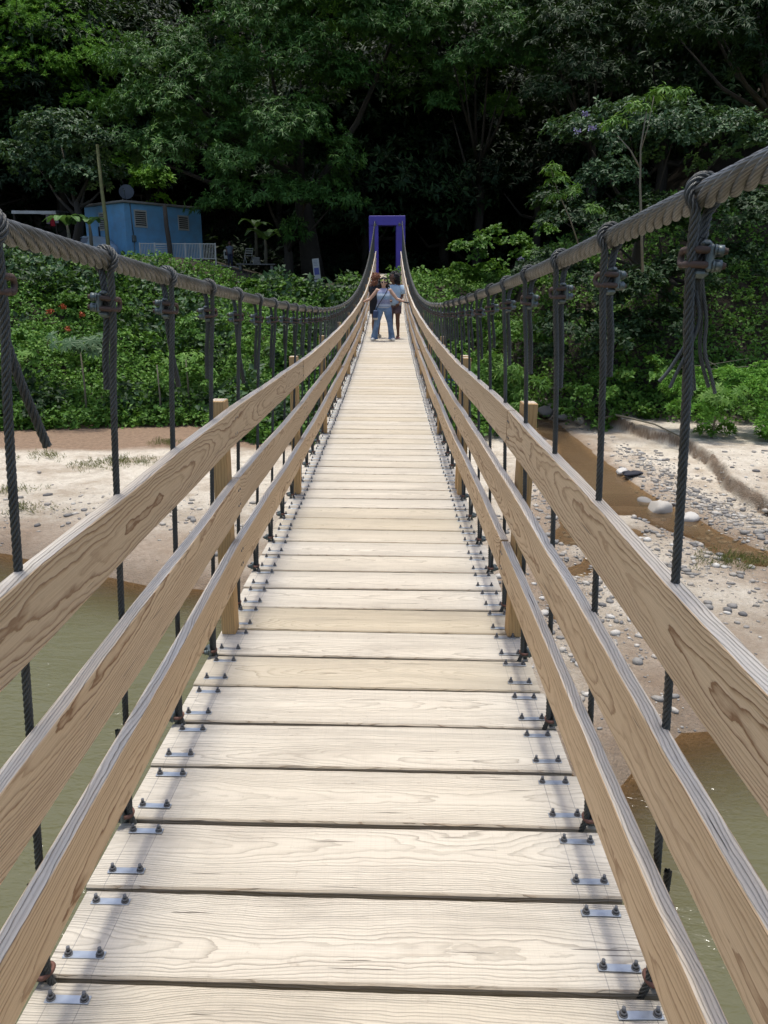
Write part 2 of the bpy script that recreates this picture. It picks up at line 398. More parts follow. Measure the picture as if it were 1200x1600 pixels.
for side in (-1, 1):
    for li, (zt, zb) in enumerate(LEV):
        st = (li + (1 if side > 0 else 0)) % 2
        js = [-.6] + [p + .045 for i, p in enumerate(POSTS[1:], 1) if (i + st) % 2 == 0] + [YG - .25]
        for a, b in zip(js, js[1:]):
            sd_ += 1; lift = rp.uniform(-.008, .008)
            x0, x1 = (RX0, RX0 + RT) if side > 0 else (-RX0 - RT + .012, -RX0 + .012)
            bo = board('handrail_board' if li == 0 else ('middle_rail_board' if li == 1 else 'lower_rail_board'), x0, x1, a + .0035, b - .0035, zt * S + lift, zb * S + lift, M['rail'], sd_); bo['sd'] = side; bo['ya'] = a; bo['yb'] = b; bo['zb'] = zb * S + lift; bo['zt'] = zt * S + lift; bo['xi'] = min(abs(x0), abs(x1))
    for b_ in [o_ for o_ in bridge.children if 'rail_board' in o_.name and o_.get('sd') == side]:
        for py in POSTS[1:8]:
            if not (b_['ya'] < py < b_['yb']): continue
            m = MB()
            for dy in (-.016, .018):
                for q in (.28, .72):
                    z = b_['zb'] + (b_['zt'] - b_['zb']) * q; m.tube((side * b_['xi'], py + dy + (q - .5) * .02, railz(py) - BZ + z), (side * (b_['xi'] - .0022), py + dy + (q - .5) * .02, railz(py) - BZ + z), .0055, n=10)
            m.build('screw_heads', M['bolt'], b_)
    for i, py in enumerate(POSTS):
        if py < 1: continue
        dz = deckz(py)
        h = .985 * S; w = .064
        for dup_ in range(2 if (side > 0 and i == 2) else 1):
            bm = bmesh.new(); la = bm.verts.layers.float_vector.new('wc')
            bmesh.ops.create_cube(bm, size=1, matrix=Matrix.Translation((0, 0, h / 2)) @ Matrix.Diagonal((w, .085, h, 1)))
            bmesh.ops.bevel(bm, geom=bm.edges[:], offset=.004, segments=1, affect='EDGES')
            for v in bm.verts: v[la] = (v.co.z, v.co.y, v.co.x)
            me = bpy.data.meshes.new('rail_post'); bm.to_mesh(me); bm.free()
            xx = (RX0 + RT + w / 2 + .001 - (.012 if side < 0 else 0))
            link('rail_post', me, M['post'], bridge, (side * xx, py + dup_ * .19, dz - BZ + .003), (0, side * rp.uniform(-.004, .012), rp.uniform(-.02, .02)))
# longitudinal bearers under the deck
for x in (-.56, -.2, .2, .56):
    m = MB(); pts = [(x, y, deckz(y) - BZ - .085) for y in np.arange(-.6, YG, .8)]
    m.path(pts, .036, 8); m.build('bearer', M['stringer'], bridge)

# --- wire rope
def resample(P, step):
    P = np.asarray(P, float); d = np.r_[0, np.cumsum(np.linalg.norm(np.diff(P, axis=0), axis=1))]
    n = max(2, int(d[-1] / step) + 1); s = np.linspace(0, d[-1], n); return np.stack([np.interp(s, d, P[:, i]) for i in range(3)], 1), s
def smooth_path(P, it=2):
    P = np.asarray(P, float)
    for _ in range(it):
        Q = np.empty((2 * len(P) - 2, 3)); Q[0::2] = .75 * P[:-1] + .25 * P[1:]; Q[1::2] = .25 * P[:-1] + .75 * P[1:]
        P = np.vstack([P[:1], Q, P[-1:]])
    return P
def frames(P):
    T = np.gradient(P, axis=0); T /= np.linalg.norm(T, axis=1)[:, None]
    N = np.zeros_like(T); a = np.array([1., 0, 0]) if abs(T[0, 0]) < .8 else np.array([0, 1., 0])
    n = a - T[0] * a.dot(T[0]); n /= np.linalg.norm(n); N[0] = n
    for i in range(1, len(P)):
        n = n - T[i] * n.dot(T[i]); n /= np.linalg.norm(n); N[i] = n
    return T, N, np.cross(T, N)
def tube_arr(C, Rd, sides, s, A=None, Bv=None):
    if A is None: T, A, Bv = frames(C)
    a = np.linspace(0, 2 * PI, sides + 1); n = len(C)
    Rd = np.broadcast_to(np.asarray(Rd, float).reshape(-1, 1, 1) if np.ndim(Rd) else np.array([[[Rd]]]), (n, 1, 1))
    V = C[:, None] + Rd * (A[:, None] * np.cos(a)[None, :, None] + Bv[:, None] * np.sin(a)[None, :, None])
    i = np.arange(n - 1)[:, None] * (sides + 1) + np.arange(sides)[None]
    F = np.stack([i, i + 1, i + sides + 2, i + sides + 1], -1).reshape(-1, 4)
    UV = np.stack([np.broadcast_to(a / (2 * PI), (n, sides + 1)), np.broadcast_to(s[:, None], (n, sides + 1))], -1).reshape(-1, 2)
    return V.reshape(-1, 3), F, UV
def rope_arr(P, R, lay, step, sides=6, nst=6, hand=1):
    """stranded rope: nst helical strands round a core"""
    C, s = resample(P, step); T, N, B = frames(C); Vs, Fs, Us = [], [], []; off = 0
    rc, rs = (R * .66, R * .352)
    for k in range(nst):
        th = 2 * PI * k / nst + hand * 2 * PI * s / lay
        rad = N * np.cos(th)[:, None] + B * np.sin(th)[:, None]
        Cs = C + rad * rc; Ts = np.gradient(Cs, axis=0); Ts /= np.linalg.norm(Ts, axis=1)[:, None]
        V, F, U = tube_arr(Cs, rs, sides, s, rad, np.cross(Ts, rad)); Vs.append(V); Fs.append(F + off); Us.append(U); off += len(V)
    return np.vstack(Vs), np.vstack(Fs), np.vstack(Us)
def join(parts):
    Vs, Fs, Us = [], [], []; off = 0
    for V, F, U in parts: Vs.append(V); Fs.append(F + off); Us.append(U); off += len(V)
    return np.vstack(Vs), np.vstack(Fs), np.vstack(Us)
def ropemesh(name, parts):
    V, F, U = join(parts); return npmesh(name, V, F, smooth=True, uv=U)

CR = .0215
for side in (-1, 1):
    ys = np.arange(-1.6, YG + .12, .05); P = np.array([(side * cabx(y, side), y, cabz(y, side) - BZ) for y in ys])
    near = P[ys <= 8.05]; mid = P[(ys >= 8.0) & (ys <= 18.05)]; far = P[ys >= 18.0]
    parts = [rope_arr(near, CR * 1.06, .30, .30 / 28, 12, 6, hand=-side), rope_arr(mid, CR * 1.05, .30, .30 / 14, 6, 6, hand=-side), rope_arr(far, CR, .36, .36 / 10, 5, 6, hand=-side)]
    Cc, s_ = resample(P, .2); parts.append(tube_arr(Cc, CR * .4, 5, s_))
    link('main_cable', ropemesh('main_cable', parts), M['cable'], bridge)

# --- clips: U-bolt, forged saddle, two nuts; built along local axes: x outwards (nuts), z up, ropes pass along z
def clip_mesh(gap):
    m = MB(); w = gap / 2 + .011
    for z in (0,):
        pts = [(.030, -w, z)] + [(-.001 - math.cos(a) * w * .62 + .0, -math.sin(a) * 0 + w * math.sin(a), z) for a in [-PI / 2 + PI * i / 8 for i in range(9)]] + [(.030, w, z)]
        m.path(pts, .0062, 8, mi=1)
    m.box((.021, 0, 0), (.016, w * 2 + .024, .032), bev=.005)
    m.box((.014, 0, -.014), (.020, w * 1.5, .022), bev=.006)
    for sy in (-1, 1):
        m.tube((.028, sy * w, 0), (.034, sy * w, 0), .0135, n=14)
        m.tube((.034, sy * w, 0), (.047, sy * w, 0), .0118, n=6)
        m.tube((.047, sy * w, 0), (.056, sy * w, 0), .0055, n=8, mi=1)
    return m.mesh('rope_clip')
clipA = clip_mesh(.026)
def top_clip_mesh():
    """seen from inside the walkway the U is horizontal: legs one above the other"""
    m = MB(); w = .0125
    for z in (-w, w):
        m.path([(-.018, -.004, z), (-.014, -.014, z), (-.002, -.019, z), (.014, -.017, z), (.034, -.011, z), (.046, -.010, z)], .0065, 8, mi=1)
    m.path([(-.018, -.004, w), (-.021, .006, w), (-.022, .014, w * .6), (-.022, .017, 0), (-.022, .014, -w * .6), (-.021, .006, -w), (-.018, -.004, -w)], .0063, 8, mi=1)
    m.box((.022, -.006, 0), (.013, .032, .048), bev=.005)
    m.box((.010, 0, -.026), (.028, .032, .018), bev=.007)
    m.box((.014, -.002, .025), (.018, .024, .012), bev=.005)
    for sz in (-1, 1):
        m.tube((.027, -.010, sz * w), (.031, -.010, sz * w), .0115, n=14)
        m.tube((.031, -.010, sz * w), (.043, -.010, sz * w), .0105, n=6)
        m.tube((.043, -.010, sz * w), (.050, -.010, sz * w), .0052, n=8, mi=1)
    return m.mesh('rope_clip')
clipT = top_clip_mesh()
def strand(pts, r=.0032, sides=6):
    C, s = resample(smooth_path(pts, 3), .012); return tube_arr(C, r, sides, s)
def hanger(side, y, lod, seed):
    r = random.Random(seed); xt = cabx(y, side); zt = cabz(y, side); xb = .612 * S - (0 if side < 0 else .006); yb = y; zb = deckz(y)
    RR = .0088; sg = side
    ph = MB()
    o = empty('hanger', (0, 0, 0)) if False else None
    zc = zt - .088 - r.uniform(0, .012)                # top clip height
    xcl = xt - .002
    yo = r.uniform(-.015, .01)
    # main rope: from loop over cable down to deck clip, round the bearer
    def X(t):  # straight line cable -> deck edge with a slight kink under the clip
        return xcl + (xb - xcl) * t
    L = zc - (zb + .035)
    a0 = [(xcl - .010, y - .012, zc)]
    loop = []
    turns = 1
    for i in range(0, 15):       # rope climbs on the inner side, passes over the cable and returns outside
        th = PI * 1.30 - (PI * 1.60) * i / 14
        rr = CR + RR * .85
        loop.append((xt + rr * math.cos(th), y - .020 + .042 * i / 14, zt + rr * math.sin(th)))
    down = [(X(0) - .011, y - .012, zc), (X(0) - .006, y - .004, zc - .06), (X(.06 + .1) - .0, y, zc - .22), (X(.5), y + .0, zc - L * .5), (X(1) - .002, yb - .002, zb + .05), (xb - .004, yb - .004, zb + .02), (xb - .03, yb, zb - .05), (xb - .05, yb, zb - .12)]
    main = [loop[0]] + [loop[0]]
    P1 = loop + []
    tail_len = r.uniform(.20, .33)
    kind = r.random()
    spread = .0
    if side < 0 and lod == 0 and seed % 100 == 1: spread = .06; tail_len = .29
    elif kind > .55: spread = r.uniform(.01, .045)
    tend = (X(.2) + .017 + spread * (-1 if side < 0 else 1) * 0 - (spread if side < 0 else -spread * .2), y + .02 + spread * .6, zc - tail_len)
    # in-walk direction for the left tail that swings away
    pathA = loop[::-1] + [(X(0) - .012, y - .008, zc + .03)] + down
    pathA = [(p[0], p[1], p[2]) for p in pathA]
    tail = [(loop[-1][0], loop[-1][1], loop[-1][2]), (X(0) + .012, y + .010, zc + .03), (X(0) + .011, y + .006, zc), (X(0) + .012, y + .006, zc - .05), (tend[0] * .5 + (X(.1) + .012) * .5, y + .012 + spread * .2, zc - tail_len * .55), tend]
    # pathA begins at the outer end of the loop: order so that both ropes share the loop
    full = [tail[1]] + loop[::-1] + [(X(0) - .014, y - .014, zc + .035)] + down
    full[0] = (X(0) + .012, y + .010, zc + .03)
    bott = [(xb - .002 + .017, yb + .015, zb + .24 + r.uniform(-.05, .08)), (xb + .014, yb + .014, zb + .12), (xb + .012, yb + .012, zb + .035), (xb + .012, yb + .014, zb + .01), (xb + .03, yb + .01, zb - .06), (xb + .02, yb + .01, zb - .12)]
    def W(Pp): return [(sg * p[0], p[1], p[2] - BZ) for p in Pp]
    parts = []
    fray = (side > 0 and seed % 100 == 1)
    if lod <= 1:
        st = .075 / (10 if lod == 0 else 6); sd2 = 6 if lod == 0 else 4
        parts.append(rope_arr(smooth_path(W(full), 2), RR, .08, st, sd2))
        if fray:
            tl = [(X(0) + .012, y + .010, zc + .03), (X(0) + .011, y + .006, zc)]
            parts.append(rope_arr(W(tl + [(X(0) + .011, y + .006, zc - .03)]), RR, .08, st, sd2))
            ends = [(-.045, .0, -.205), (-.028, -.01, -.215), (.006, .02, -.225), (.014, .0, -.23), (.022, .02, -.222), (.036, .01, -.215), (.042, .0, -.225)]
            for j, (ex, ey, ez) in enumerate(ends):
                b0 = (X(0) + .011 + .004 * math.cos(j), y + .006 + .004 * math.sin(j), zc - .02)
                m1 = (b0[0] + .002 * (j - 3), b0[1] + ey * .3, zc - .055)
                m2 = (b0[0] + (.010 if j < 2 else .006 * (j - 3)) + r.uniform(-.004, .004), b0[1] + ey, zc - .10)
                m3 = (b0[0] + ex * .35 + r.uniform(-.008, .008), b0[1] + ey, zc - .15)
                m4 = (b0[0] + ex * .85, b0[1] + ey, zc - .19)
                parts.append(strand(W([b0, m1, m2, m3, m4, (b0[0] + ex * 1.15, b0[1] + ey, zc + ez)]), .0033))
        else:
            parts.append(rope_arr(smooth_path(W(tail[1:]), 2), RR, .08, st, sd2))
        parts.append(rope_arr(smooth_path(W(bott), 2), RR, .08, st, sd2))
    else:
        sd2 = 5 if lod == 2 else 4
        for q in (full, tail[1:], bott):
            C, s_ = resample(np.array(W(q)), .12 if q is not full else .05); parts.append(tube_arr(C, RR * (.95 if lod == 2 else 1.05), sd2, s_))
    me = ropemesh('hanger_rope', parts)
    return me, (sg * (X(0)), y, zc - BZ), (sg * (xb + .004), yb + .004, zb + .03 - BZ)
NH = 0; lastV = []
for side in (-1, 1):
    n = 0
    for k in range(-2, 80):
        y = SEAM0 + 2 * k * PITCH_P
        if y > YG - .35 or y < .2: continue
        n += 1
        lod = 0 if k < 5 else (1 if k < 12 else (2 if k < 30 else 3))
        me, tc, bc = hanger(side, y, lod, (0 if k >= 0 else 50) + 1 + k + (1000 if side > 0 else 0))
        if n > 50:
            lastV.append(me); continue
        h = link('hanger_rope', me, M['rope'], bridge)
        rz = 0 if side > 0 else PI
        a = link('rope_clip', clipT, [M['galv'], M['rustdark']], h, tc, (rp.uniform(-.08, .08), rp.uniform(-.12, .12), rp.uniform(-.35, .35)))
        a.scale = (side * .95, .95, rp.uniform(.88, 1.0))
        b = link('rope_clip', clipA, [M['galv'], M['rust']], h, bc, (0, 0, rz + rp.uniform(-.3, .3))); b.scale = (.82, .85, .95)
V = []; F = []; U = []; off = 0
for me in lastV:
    n = len(me.vertices); co = np.zeros(n * 3); me.vertices.foreach_get('co', co); V.append(co.reshape(-1, 3))
    f = np.zeros(len(me.loops), dtype=np.int32); me.loops.foreach_get('vertex_index', f); F.append(f.reshape(-1, 4) + off)
    off += n
link('distant_hanger_rope', npmesh('distant_hanger_rope', np.vstack(V), np.vstack(F), smooth=True), simple('far_rope', (.07, .077, .073), .5, .4), bridge, kind='stuff')
for me in lastV: bpy.data.meshes.remove(me)

# --- portal
M['purple'] = simple('purple_paint', (.085, .06, .40), .6, 0, .004, 12, .6, 1.4, (.045, .035, .22))
M['conc'] = simple('old_concrete', (.26, .25, .225), .85, 0, .004, 14, .7, 2.5, (.10, .095, .085))
g0 = at(605, 434, YG + .05)
portal = empty('bridge_portal', (g0.x, YG + .35, deckz(YG) + .0), -math.radians(0), label='tall purple painted concrete portal frame standing at the far end of the footbridge', cat='gateway')
portal.rotation_euler = (0, math.radians(-.8), math.radians(3))
pz = portal.location.z
zt = at(605, 337, YG + .05).z - pz; zo = at(605, 352, YG + .05).z - pz
for sx in (-1, 1):
    m = MB(); m.box((sx * .66, 0, (zo - 4.0) / 2), (.445, .62, zo + 4.0), bev=.015); m.build('portal_post', M['purple'], portal)
m = MB(); m.box((0, 0, (zt + zo) / 2 + .001), (1.77, .624, zt - zo), bev=.015); m.build('lintel', M['purple'], portal)
for sx in (-1, 1):
    m = MB(); m.tube((sx * .60, -.36, zt - .42), (sx * .60, -.30, zt - .40), .07, n=12); m.build('cable_saddle', M['galv'], portal)
m = MB(); m.box((0, 1.2, -.12), (1.9, 3.4, .22), bev=.01); m.build('landing_slab', M['conc'], portal)
# ---------------------------------------------------------------- terrain
_L = RNG.random((8, 64, 64))
def vn(x, y, sc, k=0):
    x = np.asarray(x, float) / sc + 17.3; y = np.asarray(y, float) / sc + 9.1
    xi = np.floor(x).astype(int); yi = np.floor(y).astype(int); fx = x - xi; fy = y - yi
    fx = fx * fx * (3 - 2 * fx); fy = fy * fy * (3 - 2 * fy); L = _L[k % 8]; g = lambda a, b: L[a % 64, b % 64]
    return (g(xi, yi) * (1 - fx) + g(xi + 1, yi) * fx) * (1 - fy) + (g(xi, yi + 1) * (1 - fx) + g(xi + 1, yi + 1) * fx) * fy
def fbm(x, y, sc, o=4, k=0):
    r = 0; a = 1; t = 0
    for i in range(o): r = r + a * vn(x, y, sc / 2 ** i, k + i); t += a; a *= .5
    return r / t
def sst(a, b, x): t = np.clip((x - a) / (b - a), 0, 1); return t * t * (3 - 2 * t)
SHX = [-60, -14, -7.8, -5.2, -3, -1, 2.4, 3.1, 3.6, 5, 12, 60]; SHY = [21, 17, 14.7, 13.7, 13.0, 11, 7.5, 8.3, 8.75, 8.95, 9.6, 12]
YBX = [-60, -20, -13.6, -10.5, -8.3, -6.8, -5.3, -4.3, 0, 3.6, 5.2, 6.4, 7.4, 9, 11, 14, 60]; YBY = [22, 25, 26.7, 27.4, 27.9, 28.2, 26, 25, 25, 25.5, 31, 31, 27.2, 27.6, 26.5, 26.5, 27]
PLX = [-60, -25, -10.5, -7, -4, -2, 0, 4, 7, 12, 20, 60]; PLY = [6.8, 6.4, 6.35, 5.4, 4.95, 5.2, 5.3, 5.1, 5.5, 8, 10, 11]
SY = [9, 12.2, 13.8, 16.9, 20, 25.4, 29.2, 34]; SL = [2.3, 2.6, 3.1, 3.9, 4.8, 5.7, 5.5, 5.6]
SRY = [9, 13.2, 14.7, 17, 18.7, 21.2, 26.6, 34]; SR = [6.9, 7.05, 6.95, 6.8, 6.6, 6.5, 6.65, 6.5]
RGY = [12, 15, 17.6, 19.4, 21.7, 24.5, 26.7, 29]; RGX = [9.6, 8.9, 8.57, 8.8, 9.2, 9.45, 8.7, 7.6]
def masks(x, y):
    x = np.asarray(x, float); y = np.asarray(y, float); wob = (fbm(x, y, 1.6, 3, 1) - .5) * .7
    sh = np.interp(x, SHX, SHY) + wob * .6
    river = sst(.6, -3.2, y - sh)                           # 1 in the river
    l = np.interp(y, SY, SL) + wob * .5; r_ = np.interp(y, SRY, SR) + wob * .6
    # the stream is braided between gravel tongues near the river
    w = np.minimum(x - l, r_ - x) - 3 * sst(17.2, 16.2, y)
    def seg(P, wd):
        best = np.full(np.shape(x), 9.0)
        for (ax, ay), (bx, by) in zip(P, P[1:]):
            tt = np.clip(((x - ax) * (bx - ax) + (y - ay) * (by - ay)) / ((bx - ax) ** 2 + (by - ay) ** 2), 0, 1); best = np.minimum(best, np.hypot(x - ax - tt * (bx - ax), y - ay - tt * (by - ay)))
        return wd - best + wob * .35
    w = np.maximum(w, seg([(6.1, 18), (6.6, 16), (7.1, 14.4), (8.4, 13.1), (12, 11.6)], .62)); w = np.maximum(w, seg([(4.9, 18.2), (4.2, 16.3), (3.9, 15.0)], .42)); w = np.maximum(w, seg([(5.2, 15.6), (4.6, 14.6), (3.0, 12.6), (2.8, 11.2)], .2))
    braid = fbm(x, y, 1.1, 3, 5); br = sst(17.5, 15.5, y)
    w = w - br * (braid - .45) * .5
    stream = sst(-.25, .25, w) * sst(9.5, 11, y)
    ridge = sst(-.12, .16, x - (np.interp(y, RGY, RGX) + wob * .5)) * sst(11.5, 14, y)
    return river, stream, ridge
def terrain(x, y):
    x = np.asarray(x, float); y = np.asarray(y, float)
    river, stream, ridge = masks(x, y)
    z = (fbm(x, y, 3.5, 4, 2) - .5) * .14 + (fbm(x, y, .5, 2, 4) - .5) * .035
    z = z + ridge * (.42 - .0 * y)
    z = z - .75 * river - stream * .17
    yb = np.interp(x, YBX, YBY) + (fbm(x, y, 2.2, 2, 3) - .5) * 1.0; pl = np.interp(x, PLX, PLY)
    s = y - yb; up = sst(0, 1, np.clip(s, 0, 13) / 13) * .45 + np.clip(s, 0, 13) / 13 * .55
    z = z + pl * up + sst(.3, 3, s) * (fbm(x, y, 2.6, 3, 6) - .5) * 1.1 * sst(14, 9, s)
    z = z + np.clip(y - 54, 0, 60) * .62 + sst(14, 24, x) * np.clip(y - 34, 0, 60) * .35
    z = z + sst(12, 30, np.abs(x)) * sst(40, 60, y) * 3
    return z
def tz(x, y): return float(terrain(np.array([x]), np.array([y]))[0])
def ground(px, py):
    v = ray(px, py); t = 3.0
    while t < 140:
        x, y, z = CX + v.x * t, v.y * t, H + v.z * t
        if tz(x, y) >= z: break
        t += .15
    return Vector((CX + v.x * t, v.y * t, tz(CX + v.x * t, v.y * t)))
xs = np.unique(np.concatenate([np.arange(-90, -16, 2.0), np.arange(-16, 16, .14), np.arange(7.6, 10.2, .05), np.arange(16, 91, 2.0)]))
ysg = np.unique(np.concatenate([np.arange(-14, 6, .5), np.arange(6, 31, .14), np.arange(15, 29, .07), np.arange(31, 46, .4), np.arange(46, 121, 1.6)]))
XX, YY = np.meshgrid(xs, ysg); ZZ = terrain(XX, YY)
rv, stm, rdg = masks(XX, YY)
nx, ny = len(xs), len(ysg); i = (np.arange(ny - 1)[:, None] * nx + np.arange(nx - 1)[None]).ravel()
FF = np.stack([i, i + 1, i + nx + 1, i + nx], 1)
sh = np.interp(XX, SHX, SHY); ybb = np.interp(XX, YBX, YBY)
mud = sst(23.0, 23.9, YY + (fbm(XX, YY, 1.5, 3, 2) - .5) * 1.2) * sst(-2, -4, XX)             # brown strip under the bank
mud = np.maximum(mud, sst(2.6, .2, YY - sh + (fbm(XX, YY, 1.2, 3, 7) - .5) * 2.4) * .65)
nearstream = sst(1.5, .1, np.minimum(np.abs(XX - np.interp(YY, SY, SL)), np.abs(XX - np.interp(YY, SRY, SR))) + (fbm(XX, YY, .8, 3, 6) - .5) * 1.6) * sst(9, 12, YY)
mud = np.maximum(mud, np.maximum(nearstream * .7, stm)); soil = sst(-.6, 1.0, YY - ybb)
ZZ = ZZ + sst(0.03, .35, rdg) * sst(.97, .6, rdg) * ((fbm(XX, YY, .45, 4, 4) - .5) * .75 + (fbm(XX, YY, .16, 2, 6) - .5) * .2)
rface = sst(0.02, .3, rdg) * sst(.98, .7, rdg)
wet = np.maximum(sst(.30, .0, ZZ + .15 + 0 * XX) * sst(20, 16, YY), stm)
t = NT('riverbed'); P_ = t.pos(); 
mudA, soilA, wetA, rfA = t.attr('mud'), t.attr('soil'), t.attr('wet'), t.attr('rface')
n1 = t.noise(P_, .7, 8, .72); n2 = t.noise(P_, 7, 6, .7); n3 = t.noise(P_, 30, 6, .8); vg = t.vor(P_, 26); vg2 = t.vor(P_, 9)
sand = t.mix(t.ramp(n2, [(.35, 0), (.65, 1)]), (.72, .66, .55), (.58, .51, .40))
sand = t.mix(t.ramp(n1, [(.46, 0), (.62, .75)]), sand, (.38, .30, .21))
speck = t.ramp(n3, [(.56, 0), (.66, 1)]); sand = t.mix(t.math('MULTIPLY', speck, .6), sand, (.20, .17, .13))
lit = t.ramp(t.noise(P_, 4.5, 6, .75, dist=1.5), [(.55, 0), (.63, 1)]); sand = t.mix(t.math('MULTIPLY', lit, .35), sand, (.26, .21, .15))
peb = t.ramp(vg, [(.0, 1), (.22, .0)]); sand = t.mix(t.math('MULTIPLY', peb, .35), sand, (.48, .46, .42))
mudc = t.mix(t.ramp(n2, [(.35, 0), (.65, 1)]), (.32, .215, .135), (.20, .13, .08)); mudc = t.mix(t.math('MULTIPLY', speck, .4), mudc, (.12, .08, .05))
c = t.mix(mudA, sand, mudc)
c = t.mix(t.math('MULTIPLY', rfA, .9), c, t.mix(n3, (.22, .15, .09), (.09, .06, .04)))
c = t.mix(t.math('MULTIPLY', wetA, .55), c, (.13, .085, .045))
c = t.mix(soilA, c, t.mix(n2, (.045, .027, .015), (.02, .022, .010)))  # bank soil, its brown lowered so the tree shade is in the colour
t.base(c); t.rough(t.mix(wetA, (.9, .9, .9), (.35, .35, .35)))
t.bump(t.math('ADD', t.math('MULTIPLY', n3, .5), t.math('ADD', n2, t.math('MULTIPLY', vg, -.4))), .06)
M['ground'] = t.m
link('riverbed', npmesh('riverbed', np.stack([XX, YY, ZZ], -1).reshape(-1, 3), FF, smooth=True, attr={'mud': mud.ravel(), 'soil': soil.ravel(), 'wet': wet.ravel(), 'rface': rface.ravel()}), M['ground'], kind='structure')

# water: murky, clearer in the shallows (attribute = depth of the water)
def water(name, level, x0, x1, y0, y1, step, c_deep, c_shal, clear, wave):
    xa = np.arange(x0, x1, step); ya = np.arange(y0, y1, step); X, Y = np.meshgrid(xa, ya); d = level - terrain(X, Y)
    n = len(xa); i = (np.arange(len(ya) - 1)[:, None] * n + np.arange(n - 1)[None]).ravel(); F = np.stack([i, i + 1, i + n + 1, i + n], 1)
    keep = d.ravel()[F].max(1) > -.05; F = F[keep]
    V = np.stack([X, Y, np.full_like(X, level)], -1).reshape(-1, 3)
    t = NT(name); P_ = t.pos(); dp = t.math('MULTIPLY', t.attr('depth'), 1.0)
    k = t.math('SUBTRACT', 1.0, t.math('POWER', 2.718, t.math('MULTIPLY', dp, -clear)))
    sw = t.noise(P_, .35, 3, .6); t.base(t.mix(t.ramp(dp, [(.05, 0), (.62, 1)]), c_shal, t.mix(sw, c_deep, tuple(v * 1.25 for v in c_deep))))
    t.rough(.11); t.b.inputs['IOR'].default_value = 1.33
    w1 = t.noise(t.vm('MULTIPLY', P_, (1.0, 2.4, 1)), 2.6, 3, .55, dist=.6); w2 = t.noise(t.vm('MULTIPLY', P_, (1.3, 3.0, 1)), 9, 2, .5)
    calm = t.ramp(t.noise(P_, .45, 2), [(.4, .25), (.65, 1)])
    t.bump(t.math('MULTIPLY', calm, t.math('ADD', w1, t.math('MULTIPLY', w2, .35))), wave)
    tr = t.n('BsdfTransparent'); tr.inputs[0].default_value = (.85, .75, .6, 1); mx = t.n('MixShader'); gl = t.n('Fresnel'); gl.inputs[0].default_value = 1.33
    t.set(mx.inputs[0], t.math('MAXIMUM', k, t.math('MULTIPLY', gl.outputs[0], 1.0)))
    t.t.links.new(tr.outputs[0], mx.inputs[1]); t.t.links.new(t.b.outputs[0], mx.inputs[2]); t.t.links.new(mx.outputs[0], t.out.inputs[0])
    link(name, npmesh(name, V, F, smooth=True, attr={'depth': np.clip(d, 0, 3).ravel()}), t.m, kind='structure')
water('river_water', -.17, -30, 25, -12, 19.5, .25, (.108, .106, .058), (.075, .052, .024), 6.5, .05)
water('stream_water', -.075, 1.5, 10, 9.6, 33, .12, (.175, .115, .06), (.21, .15, .09), 6, .02)
# ground below the river out of frame is the same sheet; stones
def stones(n, region, smin, smax, seed):
    r = np.random.default_rng(seed); out = []
    bm = bmesh.new(); bmesh.ops.create_icosphere(bm, subdivisions=1, radius=1); me = bpy.data.meshes.new('t'); bm.to_mesh(me); bm.free()
    b = np.zeros(len(me.vertices) * 3); me.vertices.foreach_get('co', b); b = b.reshape(-1, 3); f = np.array([list(p.vertices) for p in me.polygons]); bpy.data.meshes.remove(me)
    P = region(n, r); n = len(P); s = smin * (smax / smin) ** (r.random(n) ** 2.8)
    A = r.random(n) * 2 * PI; sc = np.stack([s * (.8 + .7 * r.random(n)), s * (.7 + .4 * r.random(n)), s * (.35 + .3 * r.random(n))], 1)
    vv = b[None] * sc[:, None] * (1 + .25 * (r.random((n, len(b), 1)) - .5))
    ca, sa = np.cos(A)[:, None], np.sin(A)[:, None]
    x = vv[..., 0] * ca - vv[..., 1] * sa; y = vv[..., 0] * sa + vv[..., 1] * ca
    z0 = terrain(P[:, 0], P[:, 1])
    V = np.stack([x + P[:, 0:1], y + P[:, 1:2], vv[..., 2] + z0[:, None] + sc[:, 2:3] * .35], -1).reshape(-1, 3)
    F = (f[None] + (np.arange(n) * len(b))[:, None, None]).reshape(-1, 3)
    return V, F, np.repeat(r.random(n), len(b))
def reg(n, r):
    q = []
    def band(m, cx, cy, sx, sy, ang=0):
        a = r.normal(0, 1, (m, 2)) * [sx, sy]; c_, s_ = math.cos(ang), math.sin(ang)
        q.append(np.stack([cx + a[:, 0] * c_ - a[:, 1] * s_, cy + a[:, 0] * s_ + a[:, 1] * c_], 1))
    band(int(n * .18), 7.6, 17.3, .55, 1.6, .15); band(int(n * .10), 7.7, 21.5, .4, 1.8, 0)
    band(int(n * .16), 3.2, 11.0, .9, 1.7, .1); band(int(n * .16), 5.0, 14.0, 1.3, 1.6); band(int(n * .10), 4.2, 18.0, .6, 2.2, -.2)
    band(int(n * .10), 8.6, 14.5, 1.6, 1.4); band(int(n * .08), -5.5, 16.5, 2.6, 1.2); band(int(n * .06), 10.5, 19, 1.2, 2)
    band(int(n * .06), 6.5, 30, .9, 1.6)
    P = np.vstack(q); return P[(terrain(P[:, 0], P[:, 1]) > -.17)]
t = NT('river_stone'); v = t.attr('var'); c = t.ramp(v, [(0, (.14, .14, .14)), (.4, (.27, .26, .24)), (.75, (.42, .38, .32)), (1, (.62, .6, .55))])
n = t.noise(t.obj(), 30, 4); t.base(t.mix(t.math('MULTIPLY', n, .4), c, (.15, .12, .09))); t.rough(.8); t.bump(n, .008); M['stone'] = t.m
V, F, a = stones(7000, reg, .014, .10, 5)
link('river_gravel', npmesh('river_gravel', V, F, smooth=True, attr={'var': a}), M['stone'], kind='stuff')
